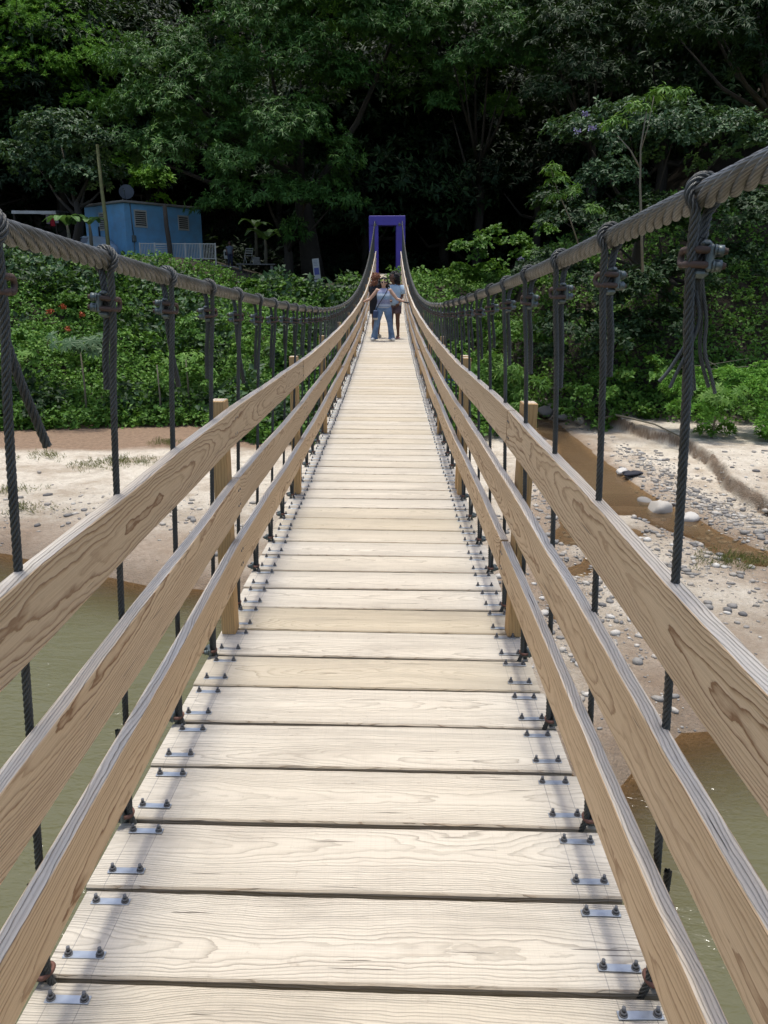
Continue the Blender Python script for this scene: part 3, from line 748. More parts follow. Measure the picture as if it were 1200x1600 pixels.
def boulder(x, y, s, seed, label, flat=.55, val=.8, dz=0):
    r = np.random.default_rng(seed); bm = bmesh.new(); bmesh.ops.create_icosphere(bm, subdivisions=3, radius=1)
    pl = [(Vector(r.normal(0, 1, 3)).normalized(), .62 + r.random() * .3) for _ in range(11)]
    for v in bm.verts:
        for nrm, dd in pl:
            k = v.co.dot(nrm) - dd
            if k > 0: v.co -= nrm * k * .85
        v.co += v.co * float(r.random() - .5) * .03
        v.co.z *= flat
    for f in bm.faces: f.smooth = True
    me = bpy.data.meshes.new('boulder'); bm.to_mesh(me); bm.free()
    at_ = me.attributes.new('var', 'FLOAT', 'POINT'); at_.data.foreach_set('value', np.full(len(me.vertices), val, dtype=np.float32))
    o = link('boulder', me, M['stone'], None, (x, y, tz(x, y) + s * flat * .45 + dz), (r.random() * .3, r.random() * .3, r.random() * 6), label=label, cat='rock', group='boulders in and beside the muddy stream')
    o.scale = (s, s * .8, s); return o
g = ground(1030, 805); boulder(g.x, g.y, .42, 1, 'largest pale boulder beside the brown stream, split in two tones', .6, .85)
g = ground(1045, 815); boulder(g.x + .35, g.y - .15, .30, 2, 'smaller pale boulder leaning against the largest boulder by the stream', .6, .95)
g = ground(1008, 790); boulder(g.x, g.y, .24, 8, 'dark low boulder on the stream side of the largest pale boulder', .55, .35)
g = ground(972, 741); boulder(g.x, g.y, .22, 3, 'flat white rock standing out of the brown stream water', .4, 1.0, .03)
g = ground(855, 650); boulder(g.x, g.y, .55, 4, 'grey boulder at the shaded top end of the stream', .6, .3)
g = ground(880, 655); boulder(g.x, g.y, .5, 5, 'wide flat grey boulder where the stream leaves the undergrowth', .4, .4)
g = ground(850, 632); boulder(g.x, g.y, .3, 6, 'small pale rock high in the shaded gully behind the stream', .6, .7)
g = ground(905, 664); boulder(g.x, g.y, .25, 7, 'small brown rock under leaves at the bank beside the stream', .6, .5)

# ---------------------------------------------------------------- leaves and trees
def leaf_arrays(P, D, U, L, W, fold=.25):
    """rhombic folded leaves: P base, D direction, U leaf normal, L length, W width (arrays)"""
    side = np.cross(D, U); side /= np.linalg.norm(side, axis=1)[:, None] + 1e-9
    U = np.cross(side, D); L = L[:, None]; W = W[:, None]
    mid = P + D * L * .45 
    l_ = mid + side * W * .5 + U * W * fold; r_ = mid - side * W * .5 + U * W * fold; tip = P + D * L - U * L * .06
    V = np.stack([P, r_, tip, l_], 1).reshape(-1, 3); i = np.arange(len(P))[:, None] * 4
    F = np.concatenate([i + np.array([[0, 1, 2]]), i + np.array([[0, 2, 3]])], 0); return V, F
def norm(a): return a / (np.linalg.norm(a, axis=-1, keepdims=True) + 1e-9)
STY = {  # leaves per tuft, length, width, droop, fan, tuft spacing per m2, tuft scatter, clump size
    'mango': dict(n=14, L=.33, W=.07, droop=.75, fan=1.0, dens=10, clump=1.15, nt=26),
    'broad': dict(n=8, L=.20, W=.11, droop=.4, fan=1.0, dens=14, clump=.70, nt=16),
    'fine': dict(n=16, L=.20, W=.06, droop=.25, fan=.9, dens=12, clump=1.0, nt=24),
    'far': dict(n=9, L=.46, W=.15, droop=.55, fan=1.0, dens=4.2, clump=1.2, nt=12),
    'sprig': dict(n=9, L=.30, W=.07, droop=1.1, fan=1.0, dens=7, clump=.45, nt=3),
    'vine': dict(n=7, L=.165, W=.125, droop=.2, fan=1.0, dens=15, clump=.5, nt=12),
    'grass': dict(n=10, L=.30, W=.035, droop=.1, fan=.45, dens=9, clump=.35, nt=8),
}
def crown(lobes, sty, seed, mult=1.0, back=.25, scale=1.0):
    s = STY[sty]; r = np.random.default_rng(seed); Ps, As = [], []
    for c, rad in lobes:
        c = np.array(c, float); rad = np.array(rad, float) if np.ndim(rad) else np.array([rad] * 3, float)
        area = 4 * PI * ((rad[0] * rad[1]) ** 1.6 / 3 + (rad[0] * rad[2]) ** 1.6 / 3 + (rad[1] * rad[2]) ** 1.6 / 3) ** (1 / 1.6)
        nc = max(4, int(area * s['dens'] / s['nt'] * 1.15 * mult / scale ** 2))
        d = norm(r.normal(0, 1, (nc, 3))); d[:, 2] = np.where(d[:, 2] < -.2, -d[:, 2] * .8, d[:, 2])
        keep = (d[:, 1] < .25) | (r.random(nc) < back); d = norm(d[keep]); nc = len(d)
        k = 1 + .16 * np.sin(d[:, 0] * 7 + seed) * np.cos(d[:, 2] * 6 + seed * 2) + r.normal(0, .09, nc)
        cc = c + d * rad * k[:, None]
        inside = np.zeros(nc, bool)
        for c2, r2 in lobes:
            if c2 is c: continue
            c2 = np.array(c2, float)
            if np.allclose(c2, c): continue
            inside |= np.linalg.norm((cc - c2) / np.array(r2 if np.ndim(r2) else [r2] * 3), axis=1) < .72
        cc = cc[~inside]; d = d[~inside]
        nt = s['nt']; q = np.repeat(cc, nt, 0); dd = np.repeat(d, nt, 0)
        off = norm(r.normal(0, 1, (len(q), 3))) ; off[:, 2] = np.abs(off[:, 2]) * .9 - .15
        q = q + off * s['clump'] * (.35 + .65 * r.random((len(q), 1))) * scale * min(1.4, float(rad.mean()) * .5 + .3)
        Ps.append(q); As.append(norm(dd * .55 + off * .6 + np.array([0, 0, .45])))
    P = np.vstack(Ps); A = np.vstack(As); n = s['n']; K = len(P)
    tv = np.repeat(r.random(K), n); P = np.repeat(P, n, 0); A = np.repeat(A, n, 0); m = len(P)
    ref = norm(r.normal(0, 1, (m, 3))); side = norm(np.cross(A, ref))
    fan = s['fan'] * (.55 + .7 * r.random((m, 1)))
    D = norm(A * (1.15 - fan * .8) + side * fan + np.array([0, 0, -1.]) * s['droop'] * (.4 + .9 * r.random((m, 1))))
    U = norm(A + np.array([0, 0, .5]) + r.normal(0, .35, (m, 3)))
    L = s['L'] * scale * (.6 + .6 * r.random(m)); W = s['W'] * scale * (.7 + .5 * r.random(m))
    P = P + D * .03
    V, F = leaf_arrays(P, D, U, L, W); var = np.repeat(np.clip(tv * .65 + r.random(m) * .35 + (r.random(m) < .03) * .4, 0, 1), 4)
    return V, F, var
def crown_obj(name, parent, lobes, sty, mat, seed, mult=1.0, back=.25, scale=1.0, org=(0, 0, 0), **k):
    V, F, var = crown(lobes, sty, seed, mult, back, scale); V = V - np.array(org)
    return link(name, npmesh(name, V, F, attr={'var': var}), mat, parent, **k)
LM = {
    'mango': leaf_mat('mango_leaf', (.028, .080, .016), (.078, .185, .036), (.18, .32, .065), .38, .18),
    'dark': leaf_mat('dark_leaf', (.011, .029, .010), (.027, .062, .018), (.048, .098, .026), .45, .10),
    'deep': leaf_mat('shade_painted_leaf', (.005, .014, .005), (.012, .028, .009), (.018, .038, .012), .5, .08),  # near-black hillside leaves: the forest shade is put into their colour
    'fresh': leaf_mat('fresh_leaf', (.05, .13, .018), (.10, .21, .03), (.17, .29, .05), .4, .3),
    'sun': leaf_mat('bright_bush_leaf', (.08, .22, .025), (.15, .33, .04), (.24, .42, .07), .45, .3),
    'vine': leaf_mat('vine_leaf', (.045, .125, .018), (.125, .26, .038), (.25, .39, .09), .42, .25),
    'grey': leaf_mat('greygreen_leaf', (.027, .064, .026), (.062, .122, .05), (.125, .20, .09), .38, .2),
    'feather': leaf_mat('feathery_leaf', (.06, .17, .018), (.15, .33, .03), (.25, .44, .045), .5, .3),
}
M['bark'] = simple('bark', (.04, .032, .023), .9, 0, .02, 14, .7, 5, (.02, .018, .013))
M['palebark'] = simple('pale_bark', (.17, .15, .11), .85, 0, .01, 20, .6, 6, (.08, .08, .05))
def lobe(px, py, d, rpx, flat=.8, deep=1.0):
    c = at(px, py, d); zc = (c - Vector((CX, 0, H))).dot(MW.to_3x3() @ Vector((0, 0, -1))); r = rpx * zc / 1200
    return (tuple(c), (r, r * deep, r * flat))
def tree(name, label, lobes, sty, mat, seed, base=None, trunk_r=.25, mult=1.0, bark='bark', scale=1.0, cat='tree', group=None, back=.25, limbs=True):
    cs = np.array([l[0] for l in lobes])
    if base is None:
        bx, by = cs[:, 0].mean(), cs[:, 1].mean() + 1; base = (bx, by, tz(bx, by) - .1)
    root = empty(name, base, label=label, cat=cat, group=group)
    crown_obj('crown', root, lobes, sty, mat, seed, mult, back, scale, org=base)
    if limbs:
        m = MB(); r = random.Random(seed); top = Vector((cs[:, 0].mean(), cs[:, 1].mean(), cs[:, 2].min() * .5 + cs[:, 2].mean() * .5)) - Vector(base)
        top = Vector((top.x * .4, top.y * .4, max(.6, top.z * .72)))
        pts = [Vector((0, 0, -.3)), top * .3 + Vector((r.uniform(-.15, .15), 0, 0)), top * .65 + Vector((r.uniform(-.25, .25), 0, 0)), top]
        m.path(pts, [trunk_r * 1.25, trunk_r, trunk_r * .8, trunk_r * .55], 9)
        for k_, (c, rd) in enumerate(lobes):
            if k_ % max(1, len(lobes) // 4): continue
            s_ = pts[1].lerp(pts[3], r.uniform(.5, 1)); e = Vector(c) - Vector(base); mid = s_.lerp(e, .5) + Vector((0, 0, -.08 * (e - s_).length))
            m.path([s_, mid, e], [trunk_r * .42, trunk_r * .26, trunk_r * .08], 6)
        m.build('trunk', M[bark], root)
    return root
# big mango tree over the yard
mg = [lobe(*a) for a in [(262, 118, 46, 62), (232, 190, 45.5, 52), (300, 180, 45, 66), (292, 255, 44.5, 60), (238, 248, 45, 46), (335, 105, 46, 60), (345, 240, 45, 50),
    (215, 120, 47, 40), (415, 70, 45, 78), (500, 50, 45, 84), (575, 95, 46, 70), (635, 55, 46, 62), (470, 125, 44.5, 66), (545, 160, 45, 52), (400, -40, 47, 100), (540, -60, 47, 110), (650, -20, 47, 80), (665, 150, 48, 44),
    (395, 150, 45.5, 60)]]
tree('mango_tree', 'huge spreading mango tree with drooping leaf tufts over the blue house and portal', mg, 'mango', LM['mango'], 11, base=(-4.3, 47.5, tz(-4.3, 47.5) - .2), trunk_r=.62, mult=1.0)
mg2 = [lobe(*a) for a in [(400, 262, 43.5, 50), (450, 228, 43, 58), (492, 265, 43, 52), (420, 318, 43.5, 42), (470, 330, 43.5, 40), (375, 300, 44, 40), (520, 320, 44, 40), (350, 335, 44.5, 34), (455, 370, 45, 30)]]
tree('mango_tree', 'lower round mango crown hanging in front of the great trunk beside the yard', mg2, 'mango', LM['mango'], 12, base=(-5.6, 45.6, tz(-5.6, 45.6) - .2), trunk_r=.3, mult=1.05)
tree('feathery_tree', 'light green feathery tree filling the upper edge above the shed', [lobe(*a) for a in [(20, 60, 52, 60), (85, 75, 52, 60), (135, 120, 51, 46), (55, 140, 51, 56), (0, 160, 51, 50), (150, 175, 51, 34), (100, 20, 54, 55), (10, -20, 54, 70)]], 'fine', LM['feather'], 13, trunk_r=.3, mult=1.3, scale=1.15)
tree('greyish_tree', 'greyish green tree with thick dark trunk standing between shed and blue house', [lobe(*a) for a in [(95, 225, 46, 48), (150, 235, 45, 40), (135, 285, 45, 38), (60, 262, 46, 44), (100, 300, 45.5, 34), (165, 290, 45, 24)]], 'broad', LM['grey'], 14, base=tuple(at(126, 398, 44.5) - Vector((0, 0, .2))), trunk_r=.28, mult=1.25, scale=1.3)
tree('understorey_tree', 'small dark tree at the left edge above the shed roof', [lobe(*a) for a in [(10, 250, 54, 50), (40, 215, 55, 40), (5, 300, 54, 40), (60, 300, 55, 30)]], 'broad', LM['dark'], 15, mult=1.0, scale=1.5)
tree('bushy_tree', 'mid green bushy tree showing just above the blue house roof', [lobe(*a) for a in [(220, 305, 50, 34), (250, 290, 51, 32), (190, 280, 51, 34)]], 'broad', LM['feather'], 16, mult=1.0, scale=1.4)
tree('hanging_tree', 'dark tree with a lit hanging crown right above the portal', [lobe(*a) for a in [(700, 60, 45, 60), (765, 70, 45, 64), (810, 110, 45, 44), (725, 125, 45, 52), (775, 165, 45.5, 36), (705, 175, 46, 34), (740, -10, 47, 70)]], 'mango', LM['mango'], 17, base=(5.5, 50, tz(5.5, 50)), mult=.8, trunk_r=.3)
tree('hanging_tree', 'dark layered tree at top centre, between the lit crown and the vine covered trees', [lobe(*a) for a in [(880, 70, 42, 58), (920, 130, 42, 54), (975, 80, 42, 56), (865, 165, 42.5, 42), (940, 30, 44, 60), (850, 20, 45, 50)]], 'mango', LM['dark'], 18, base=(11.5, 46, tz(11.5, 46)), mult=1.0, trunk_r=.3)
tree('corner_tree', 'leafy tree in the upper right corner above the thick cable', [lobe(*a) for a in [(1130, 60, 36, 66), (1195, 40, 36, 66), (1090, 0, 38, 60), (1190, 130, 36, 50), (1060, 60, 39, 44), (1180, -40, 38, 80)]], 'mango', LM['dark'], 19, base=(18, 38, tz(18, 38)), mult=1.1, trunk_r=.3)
# vine-hung trees of the right bank
R1 = [lobe(*a) for a in [(925, 235, 33, 52), (985, 215, 33, 56), (1050, 225, 32, 60), (1120, 250, 32, 66), (1185, 240, 32, 60), (945, 300, 32, 50)]]
tree('vine_covered_tree', 'lighter vine covered tree behind the lilac flowers and the thin bare stem', R1, 'broad', LM['grey'], 20, base=(10.5, 35, tz(10.5, 35)), mult=1.25, scale=1.0)
R2 = [lobe(*a) for a in [(880, 345, 32, 48), (950, 370, 31, 56), (1030, 370, 30.5, 56), (1110, 350, 30.5, 56), (1180, 360, 30, 60), (1150, 430, 29.5, 46), (1080, 440, 29.5, 44)]]
tree('vine_covered_tree', 'dark leafy vine covered tree behind the first two right hand hangers', R2, 'broad', LM['dark'], 21, base=(11.5, 33, tz(11.5, 33)), mult=1.35)
R3 = [lobe(*a) for a in [(860, 440, 31, 46), (930, 465, 30, 52), (1000, 470, 29.5, 50), (900, 530, 29.5, 48), (965, 545, 29, 50), (1040, 520, 29, 38), (860, 560, 30, 30)]]
tree('spreading_shrub', 'big dark shrub draped down the bank to the head of the stream', R3, 'broad', LM['dark'], 22, base=(9, 31, tz(9, 31)), mult=1.4, cat='shrub', trunk_r=.12)
R4 = [lobe(*a) for a in [(915, 620, 28, 30), (960, 615, 28, 36), (1010, 600, 28, 40), (985, 655, 27.6, 22), (1050, 600, 28, 34), (900, 655, 28, 20)]]
tree('creeping_shrub', 'low broad leaved shrub trailing over the ledge beside the stream', R4, 'vine', LM['vine'], 23, mult=1.1, limbs=False, cat='shrub')
R5 = [lobe(*a) for a in [(735, 405, 37, 34), (785, 395, 37, 40), (835, 420, 36, 38), (700, 435, 36.5, 26), (765, 445, 35.5, 36), (820, 465, 34.5, 34), (850, 380, 37, 30)]]
tree('bright_shrub', 'bright green shrub mound lit by the sun right of the portal', R5, 'vine', LM['fresh'], 24, mult=.9, scale=1.25, limbs=False, cat='shrub')
R6 = [lobe(*a) for a in [(700, 510, 33, 40), (755, 525, 32, 44), (810, 530, 31, 40), (710, 575, 30, 34), (760, 590, 29, 36), (690, 620, 29, 30)]]
tree('green_shrub', 'mid green shrub on the slope behind the right hand hangers', R6, 'vine', LM['vine'], 25, mult=.9, scale=1.1, limbs=False, cat='shrub')
R7 = [lobe(*a) for a in [(1095, 650, 24.6, 40), (1150, 640, 24.6, 46), (1200, 640, 24.8, 48), (1125, 685, 23.9, 26), (1175, 685, 23.8, 28), (1085, 615, 25.5, 30), (1240, 660, 24.5, 46), (1150, 605, 25.5, 30), (1210, 600, 25.5, 34)]]
tree('feathery_bush', 'bright small leaved bush on the pale sand beyond the cut ledge', R7, 'fine', LM['sun'], 26, mult=1.6, scale=.75, limbs=False, cat='bush')
tree('yard_bush', 'rounded light green bush in front of the great trunk', [lobe(*a) for a in [(430, 470, 36, 26), (470, 465, 36, 26), (500, 480, 35.5, 20), (400, 455, 37, 14)]], 'vine', LM['fresh'], 27, mult=1.0, scale=1.2, limbs=False, cat='bush')
tree('ash_leaved_sapling', 'young tree with long paired leaves beside the head of the stream', [lobe(*a) for a in [(790, 590, 27, 30), (820, 615, 26.5, 26), (800, 650, 26, 24), (775, 625, 27, 22)]], 'mango', LM['fresh'], 28, base=tuple(ground(812, 700)), mult=.8, scale=.8, trunk_r=.04, cat='young tree')
# hill forest, each tree its own object; two source crowns copied with their trunks
src = []
for k_ in range(3):
    r = random.Random(50 + k_); lb = [((r.uniform(-3, 3), r.uniform(-1.5, 1.5), 4 + r.uniform(-3, 5)), (r.uniform(2, 3.2),) * 3) for _ in range(9)]
    src.append(lb)
protos = []
LBL = ['{} forest tree high on the dark hillside, {}', ]
spots = []
rr = random.Random(77)
for row, (yy, n_) in enumerate([(57, 9), (63, 10), (70, 10), (78, 10)]):
    for q in range(n_):
        xx = -yy * .62 + (q + .5) / n_ * yy * 1.24 + rr.uniform(-1.2, 1.2); spots.append((xx, yy + rr.uniform(-1.5, 1.5), row))
spots += [(-1.5, 52, 0), (3.5, 53, 0), (9, 50, 0), (15, 46, 0), (21, 44, 0), (25, 40, 0), (-22, 55, 0), (-27, 52, 0)]
for n_, (xx, yy, row) in enumerate(spots):
    k_ = n_ % 3
    if n_ < 3:
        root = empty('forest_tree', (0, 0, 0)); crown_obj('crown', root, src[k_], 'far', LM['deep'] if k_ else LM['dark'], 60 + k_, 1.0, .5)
        m = MB(); m.path([(0, 0, -4), (.1, 0, 1), (-.1, .1, 5)], [.35, .28, .1], 8)
        for c, rd in src[k_][:5]: m.path([(0, 0, 1.5), ((c[0]) * .5, c[1] * .5, c[2] * .6), c], [.14, .09, .03], 5)
        m.build('trunk', M['bark'], root); protos.append(root)
    else: root = copy_tree(protos[k_])
    root.location = (xx, yy, tz(xx, yy) + .6); root.rotation_euler = (0, 0, rr.uniform(-.5, .5)); s_ = rr.uniform(.9, 1.3); root.scale = (s_, s_, s_ * rr.uniform(.9, 1.15))
    tag(root, 'dark forest tree on the shaded hillside behind the yard and portal', 'tree', 'forest trees on the hillside')

# bank cover: vines and ground plants (nobody could count them)
def carpet(name, pts, sty, mat, seed, mult=1.0, scale=1.0, hgt=.3):
    s = STY[sty]; r = np.random.default_rng(seed); K = len(pts)
    P = np.stack([pts[:, 0], pts[:, 1], terrain(pts[:, 0], pts[:, 1]) + hgt * r.random(K) ** 1.5 + .02], 1)
    n = s['n']; A = norm(r.normal(0, .35, (K, 3)) + np.array([0, -.35, 1])); tv = np.repeat(r.random(K), n); P = np.repeat(P, n, 0); A = np.repeat(A, n, 0); m = len(P)
    P = P + r.normal(0, .12 * scale, (m, 3)) * [1, 1, .6]
    side = norm(np.cross(A, norm(r.normal(0, 1, (m, 3))))); fan = s['fan'] * (.5 + .7 * r.random((m, 1)))
    D = norm(A * (1.15 - fan * .85) + side * fan + np.array([0, 0, -1.]) * s['droop'] * r.random((m, 1)))
    U = norm(A + r.normal(0, .35, (m, 3))); V, F = leaf_arrays(P, D, U, s['L'] * scale * (.5 + .7 * r.random(m)), s['W'] * scale * (.6 + .6 * r.random(m)))
    return link(name, npmesh(name, V, F, attr={'var': np.repeat(np.clip(tv * .6 + .4 * r.random(m), 0, 1), 4)}), mat, kind='stuff')
r = np.random.default_rng(9)
def bankpts(n, x0, x1, s0, s1, gate=None):
    x = r.uniform(x0, x1, n); s = s0 + (s1 - s0) * r.random(n) ** 1.15; y = np.interp(x, YBX, YBY) + s; P = np.stack([x, y], 1)
    ok = (fbm(P[:, 0], P[:, 1], 2.4, 3, 3) > (gate if gate else 0)) & ~((x < -1.2) & (x > -4.2) & (s > 11 + .8 * np.sin(x * 3)))
    return P[ok]
carpet('bank_vines', bankpts(17000, -24, 0, -.35, 11.5), 'vine', LM['vine'], 31, hgt=.55)
carpet('bank_vines', bankpts(5500, -24, 0, -.1, 12, .5), 'vine', LM['fresh'], 32, scale=1.25, hgt=.75)
carpet('bank_herbs', bankpts(4200, -24, 0, .2, 12, .47), 'broad', LM['dark'], 36, scale=1.5, hgt=.8)
carpet('bank_herbs', bankpts(2500, -24, 0, .2, 12, .55), 'broad', LM['grey'], 37, scale=1.9, hgt=.9)
carpet('bank_undergrowth', bankpts(9000, 0, 26, .1, 14), 'vine', LM['vine'], 33, hgt=.5, scale=1.1)
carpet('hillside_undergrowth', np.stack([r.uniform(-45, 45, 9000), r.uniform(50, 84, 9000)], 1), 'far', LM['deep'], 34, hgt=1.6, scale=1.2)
carpet('bank_grass', bankpts(2200, -20, 0, -.1, 9, .52), 'grass', LM['fresh'], 35, hgt=.5, scale=1.2)
# tufts on the sand
for k_, (px, py, w) in enumerate([(150, 730, .5), (185, 722, .3), (70, 716, .35), (40, 800, .3), (20, 770, .3), (265, 695, .35), (1190, 885, .5), (1150, 880, .4), (225, 725, .25)]):
    g = ground(px, py); n = int(45 * w / .4); rr_ = np.random.default_rng(k_); pts = np.stack([g.x + rr_.normal(0, w, n), g.y + rr_.normal(0, w * .7, n)], 1)
    carpet('sand_grass', pts, 'grass', leaf_mat('dry_grass', (.12, .13, .04), (.2, .2, .07), None, .6, .2) if k_ == 0 else bpy.data.materials['dry_grass'], 40 + k_, scale=.42, hgt=.08)

# mounds of creeper on the left bank
for k_, (px, py, d, rp_, kind, lab) in enumerate([
    (60, 560, 29, 52, 'vine', 'creeper mound at the far left of the bank under the large lobed leaves'),
    (190, 560, 29.5, 50, 'vine', 'creeper mound on the bank between the first and second left hangers'),
    (330, 520, 31, 44, 'vine', 'dark hollowed creeper mound on the bank below the white fence'),
    (300, 600, 29, 40, 'vine', 'creeper mound right above the brown mud strip'),
    (40, 640, 27.5, 34, 'dark', 'low dark creeper mound touching the mud at the left edge'),
    (150, 480, 34, 40, 'fresh', 'brighter creeper mound around the orange flowers'),
    (420, 560, 30, 44, 'vine', 'creeper mound seen between hangers beside the left handrail'),
    (20, 440, 38, 50, 'dark', 'dark shrub in shade under the shed at the left edge'),
    (110, 425, 40, 34, 'dark', 'dark shrub in shade at the foot of the leaning bamboo pole'),
    (470, 520, 33, 34, 'fresh', 'small bright creeper mound close to the left handrail posts')]):
    c = at(px, py, d); lb = [lobe(px, py, d, rp_, .7)] + [lobe(px + q, py + abs(q) * .35, d - .3, rp_ * .6, .7) for q in (-rp_ * .8, rp_ * .8)]
    tree('creeper_mound', lab, lb, 'vine', LM[kind], 80 + k_, mult=.8, scale=[1.0, 1.2, .9][k_ % 3], limbs=False, cat='creeper', back=.1)

tree('creeper_mound', 'low dark creeper mound on the bare ground left of the portal foot', [lobe(545, 455, 37, 16, .5), lobe(520, 462, 36, 16, .5), lobe(560, 470, 35.5, 12, .5)], 'vine', LM['dark'], 95, mult=.8, limbs=False, cat='creeper', back=.1)
# ---------------------------------------------------------------- house and yard
M['blue'] = simple('blue_wall_paint', (.14, .38, .62), .8, 0, .003, 10, .6, 1.6, (.15, .22, .28))
M['white'] = simple('white_paint', (.42, .42, .38), .6, 0, 0, 40, .5, 8, (.35, .33, .28))
M['black'] = simple('plain_black', (.012, .012, .014), .7)
M['roofw'] = simple('pale_metal_roof', (.55, .56, .55), .5, .3, .004, 12, .6, 3, (.28, .26, .22))
cx, cy = -14.2, 44.0; ang = math.radians(49)
house = empty('blue_house', (cx, cy, 6.2), ang, label='small flat roofed house painted sky blue, half hidden by trees on the far bank', cat='house')
Wd, Dp, Ht = 4.95, 4.2, 3.0
m = MB(); m.box((Wd / 2, Dp / 2, Ht / 2), (Wd, Dp, Ht)); m.build('wall', M['blue'], house)
m = MB(); m.box((Wd / 2, Dp / 2, Ht + .06), (Wd + .3, Dp + .3, .12), bev=.02); rf = m.build('roof', M['conc'], house)
def louvre(x, z, w, h, side=0):
    """louvred window; side 0 = front wall, 1 = left wall"""
    f = MB()
    def B(m_, cx_, cz_, w_, h_, d_, off, rot=None):
        if side == 0: m_.box((cx_, off, cz_), (w_, d_, h_), rot)
        else: m_.box((off, cx_, cz_), (d_, w_, h_), rot)
    for sx in (-1, 1): B(f, x + sx * w / 2, z, .05, h + .05, .07, -.01)
    for sz in (-1, 1): B(f, x, z + sz * h / 2, w - .05, .05, .07, -.01)
    o = f.build('window', M['white'], house)
    g_ = MB(); B(g_, x, z, w - .06, h - .06, .02, -.012); g_.build('dark_panel', M['black'], o)  # black sheet on the solid wall, coloured to stand for the unlit room
    l_ = MB(); n = int(h / .1)
    for i in range(n): B(l_, x, z - h / 2 + (i + .5) * h / n, w - .06, .055, .012, -.032, (Matrix.Rotation(.5, 3, 'X') if side == 0 else Matrix.Rotation(-.5, 3, 'Y')))
    l_.build('slats', M['white'], o)
louvre(.95, 2.25, .72, .85); louvre(3.7, 2.2, .66, .75); louvre(2.2, 2.15, .8, .9, 1)
m = MB(); m.path([(.35, -.05, 3.0), (.37, -.05, 2.2), (.42, -.05, 1.35)], .025, 6); m.box((.43, -.07, 1.2), (.22, .12, .34), bev=.02); m.path([(.43, -.05, 1.05), (.4, -.05, .2)], .02, 6); m.build('electric_meter', M['galv'], house)
m = MB(); m.path([(-.05, 2.7, 1.9), (-.05, 2.7, 1.2), (-.05, 2.5, 1.1), (-.05, 2.5, .6)], .04, 6); m.build('drain_pipe', M['black'], house)
# satellite dish standing on the roof
dl = at(196, 308, 45); dish = empty('satellite_dish', (dl.x, 45.2, 6.2 + 3.12), label='grey satellite dish on a mast on the roof edge of the blue house', cat='satellite dish')
m = MB(); m.path([(-.22, 0, 0), (-.22, 0, .6), (-.12, -.1, .7)], .03, 6); m.path([(-.22, 0, .55), (-.3, 0, .95)], .018, 6); m.build('mast', M['galv'], dish)
bm = bmesh.new(); rings = []
for i in range(6):
    rr_ = .40 * i / 5 + .001; rings.append([bm.verts.new((rr_ * math.cos(a), rr_ * 1.08 * math.sin(a), .5 * rr_ * rr_)) for a in [2 * PI * k / 20 for k in range(20)]])
for a, b in zip(rings, rings[1:]):
    for k in range(20): f = bm.faces.new((a[k], a[(k + 1) % 20], b[(k + 1) % 20], b[k])); f.smooth = True
bmesh.ops.solidify(bm, geom=bm.faces[:], thickness=.015)
me = bpy.data.meshes.new('reflector'); bm.to_mesh(me); bm.free(); o = link('reflector', me, simple('dish_grey', (.22, .25, .30), .5, .2), dish, (.05, -.1, .5), (math.radians(65), 0, math.radians(12)))
m = MB(); m.path([(.05, -.25, .12), (.1, -.62, .35), (.1, -.66, .5)], .014, 6); m.box((.1, -.66, .52), (.07, .08, .07), bev=.01); m.build('feed_arm', M['galv'], dish)
# poles
M['bamboo'] = simple('mossy_pole', (.17, .18, .06), .8, 0, .004, 20, .8, 3, (.10, .09, .05))
def pole(name, label, a, b, r0, r1, mat, cat, caps=False):
    a = Vector(a); b = Vector(b); root = empty(name, a, label=label, cat=cat); m = MB(); d = b - a
    m.path([Vector((0, 0, -.8)), d * .33 + Vector((.02, 0, 0)), d * .66 - Vector((.02, 0, 0)), d], [r0, r0 * .97, (r0 + r1) / 2, r1], 10); m.build('shaft', mat, root)
    if caps:
        m = MB(); m.box(d + Vector((0, -.05, -.3)), (.5, .06, .07), bev=.01)
        m.build('crossarm', M['bark'], root)
        for q in (-.2, .2):
            m = MB(); m.loft([((d.x + q, d.y - .05, d.z - .26 + i * .03), w_, w_) for i, w_ in enumerate((.02, .035, .025, .035, .015))], n=8); m.build('insulator', M['white'], root)
    return root
pa, pb = at(171, 402, 42.6), at(152, 226, 43.6)
pole('leaning_pole', 'tall moss green wooden pole leaning left in front of the blue house', pa, pb, .105, .075, M['bamboo'], 'pole')
qa, qb = at(268, 416, 41.6), at(257, 320, 42)
pole('utility_pole', 'dark weathered pole at the right part of the blue house behind the fence', qa, qb, .13, .10, M['bark'], 'pole')
m = MB(); m.path([pb + Vector((0, 0, -.2)), at(185, 221, 43.5), at(215, 214, 44)], .012, 5); tag(m.build('overhead_wire', M['black']), 'thin black wire running from the leaning pole into the mango leaves', 'wire')
# white fence
fa, fb = at(218, 379, 41.9), at(336, 378, 41.9); fz = .82
fence = empty('yard_fence', (fa.x, fa.y, fa.z - fz), math.atan2(fb.y - fa.y, fb.x - fa.x), label='low white metal railing fence in front of the blue house', cat='fence')
FLn = (fb - fa).length; seg = 5
for i in range(seg + 1):
    m = MB(); m.box((FLn * i / seg, 0, fz / 2 - .2), (.05, .05, fz + .4)); m.build('fence_post', M['white'], fence)
for i in range(seg):
    m = MB(); x0 = FLn * i / seg + .03; w = FLn / seg - .06
    for z in (.05, fz - .04): m.box((x0 + w / 2, 0, z), (w, .03, .035))
    if i == 1:
        for j in range(7): m.box((x0 + w / 2, 0, .12 + j * .1), (w, .02, .035))
    else:
        for j in range(9): m.box((x0 + w * (j + .5) / 9, 0, fz / 2), (.022, .02, fz - .12))
    m.build('fence_panel', M['white'], fence)
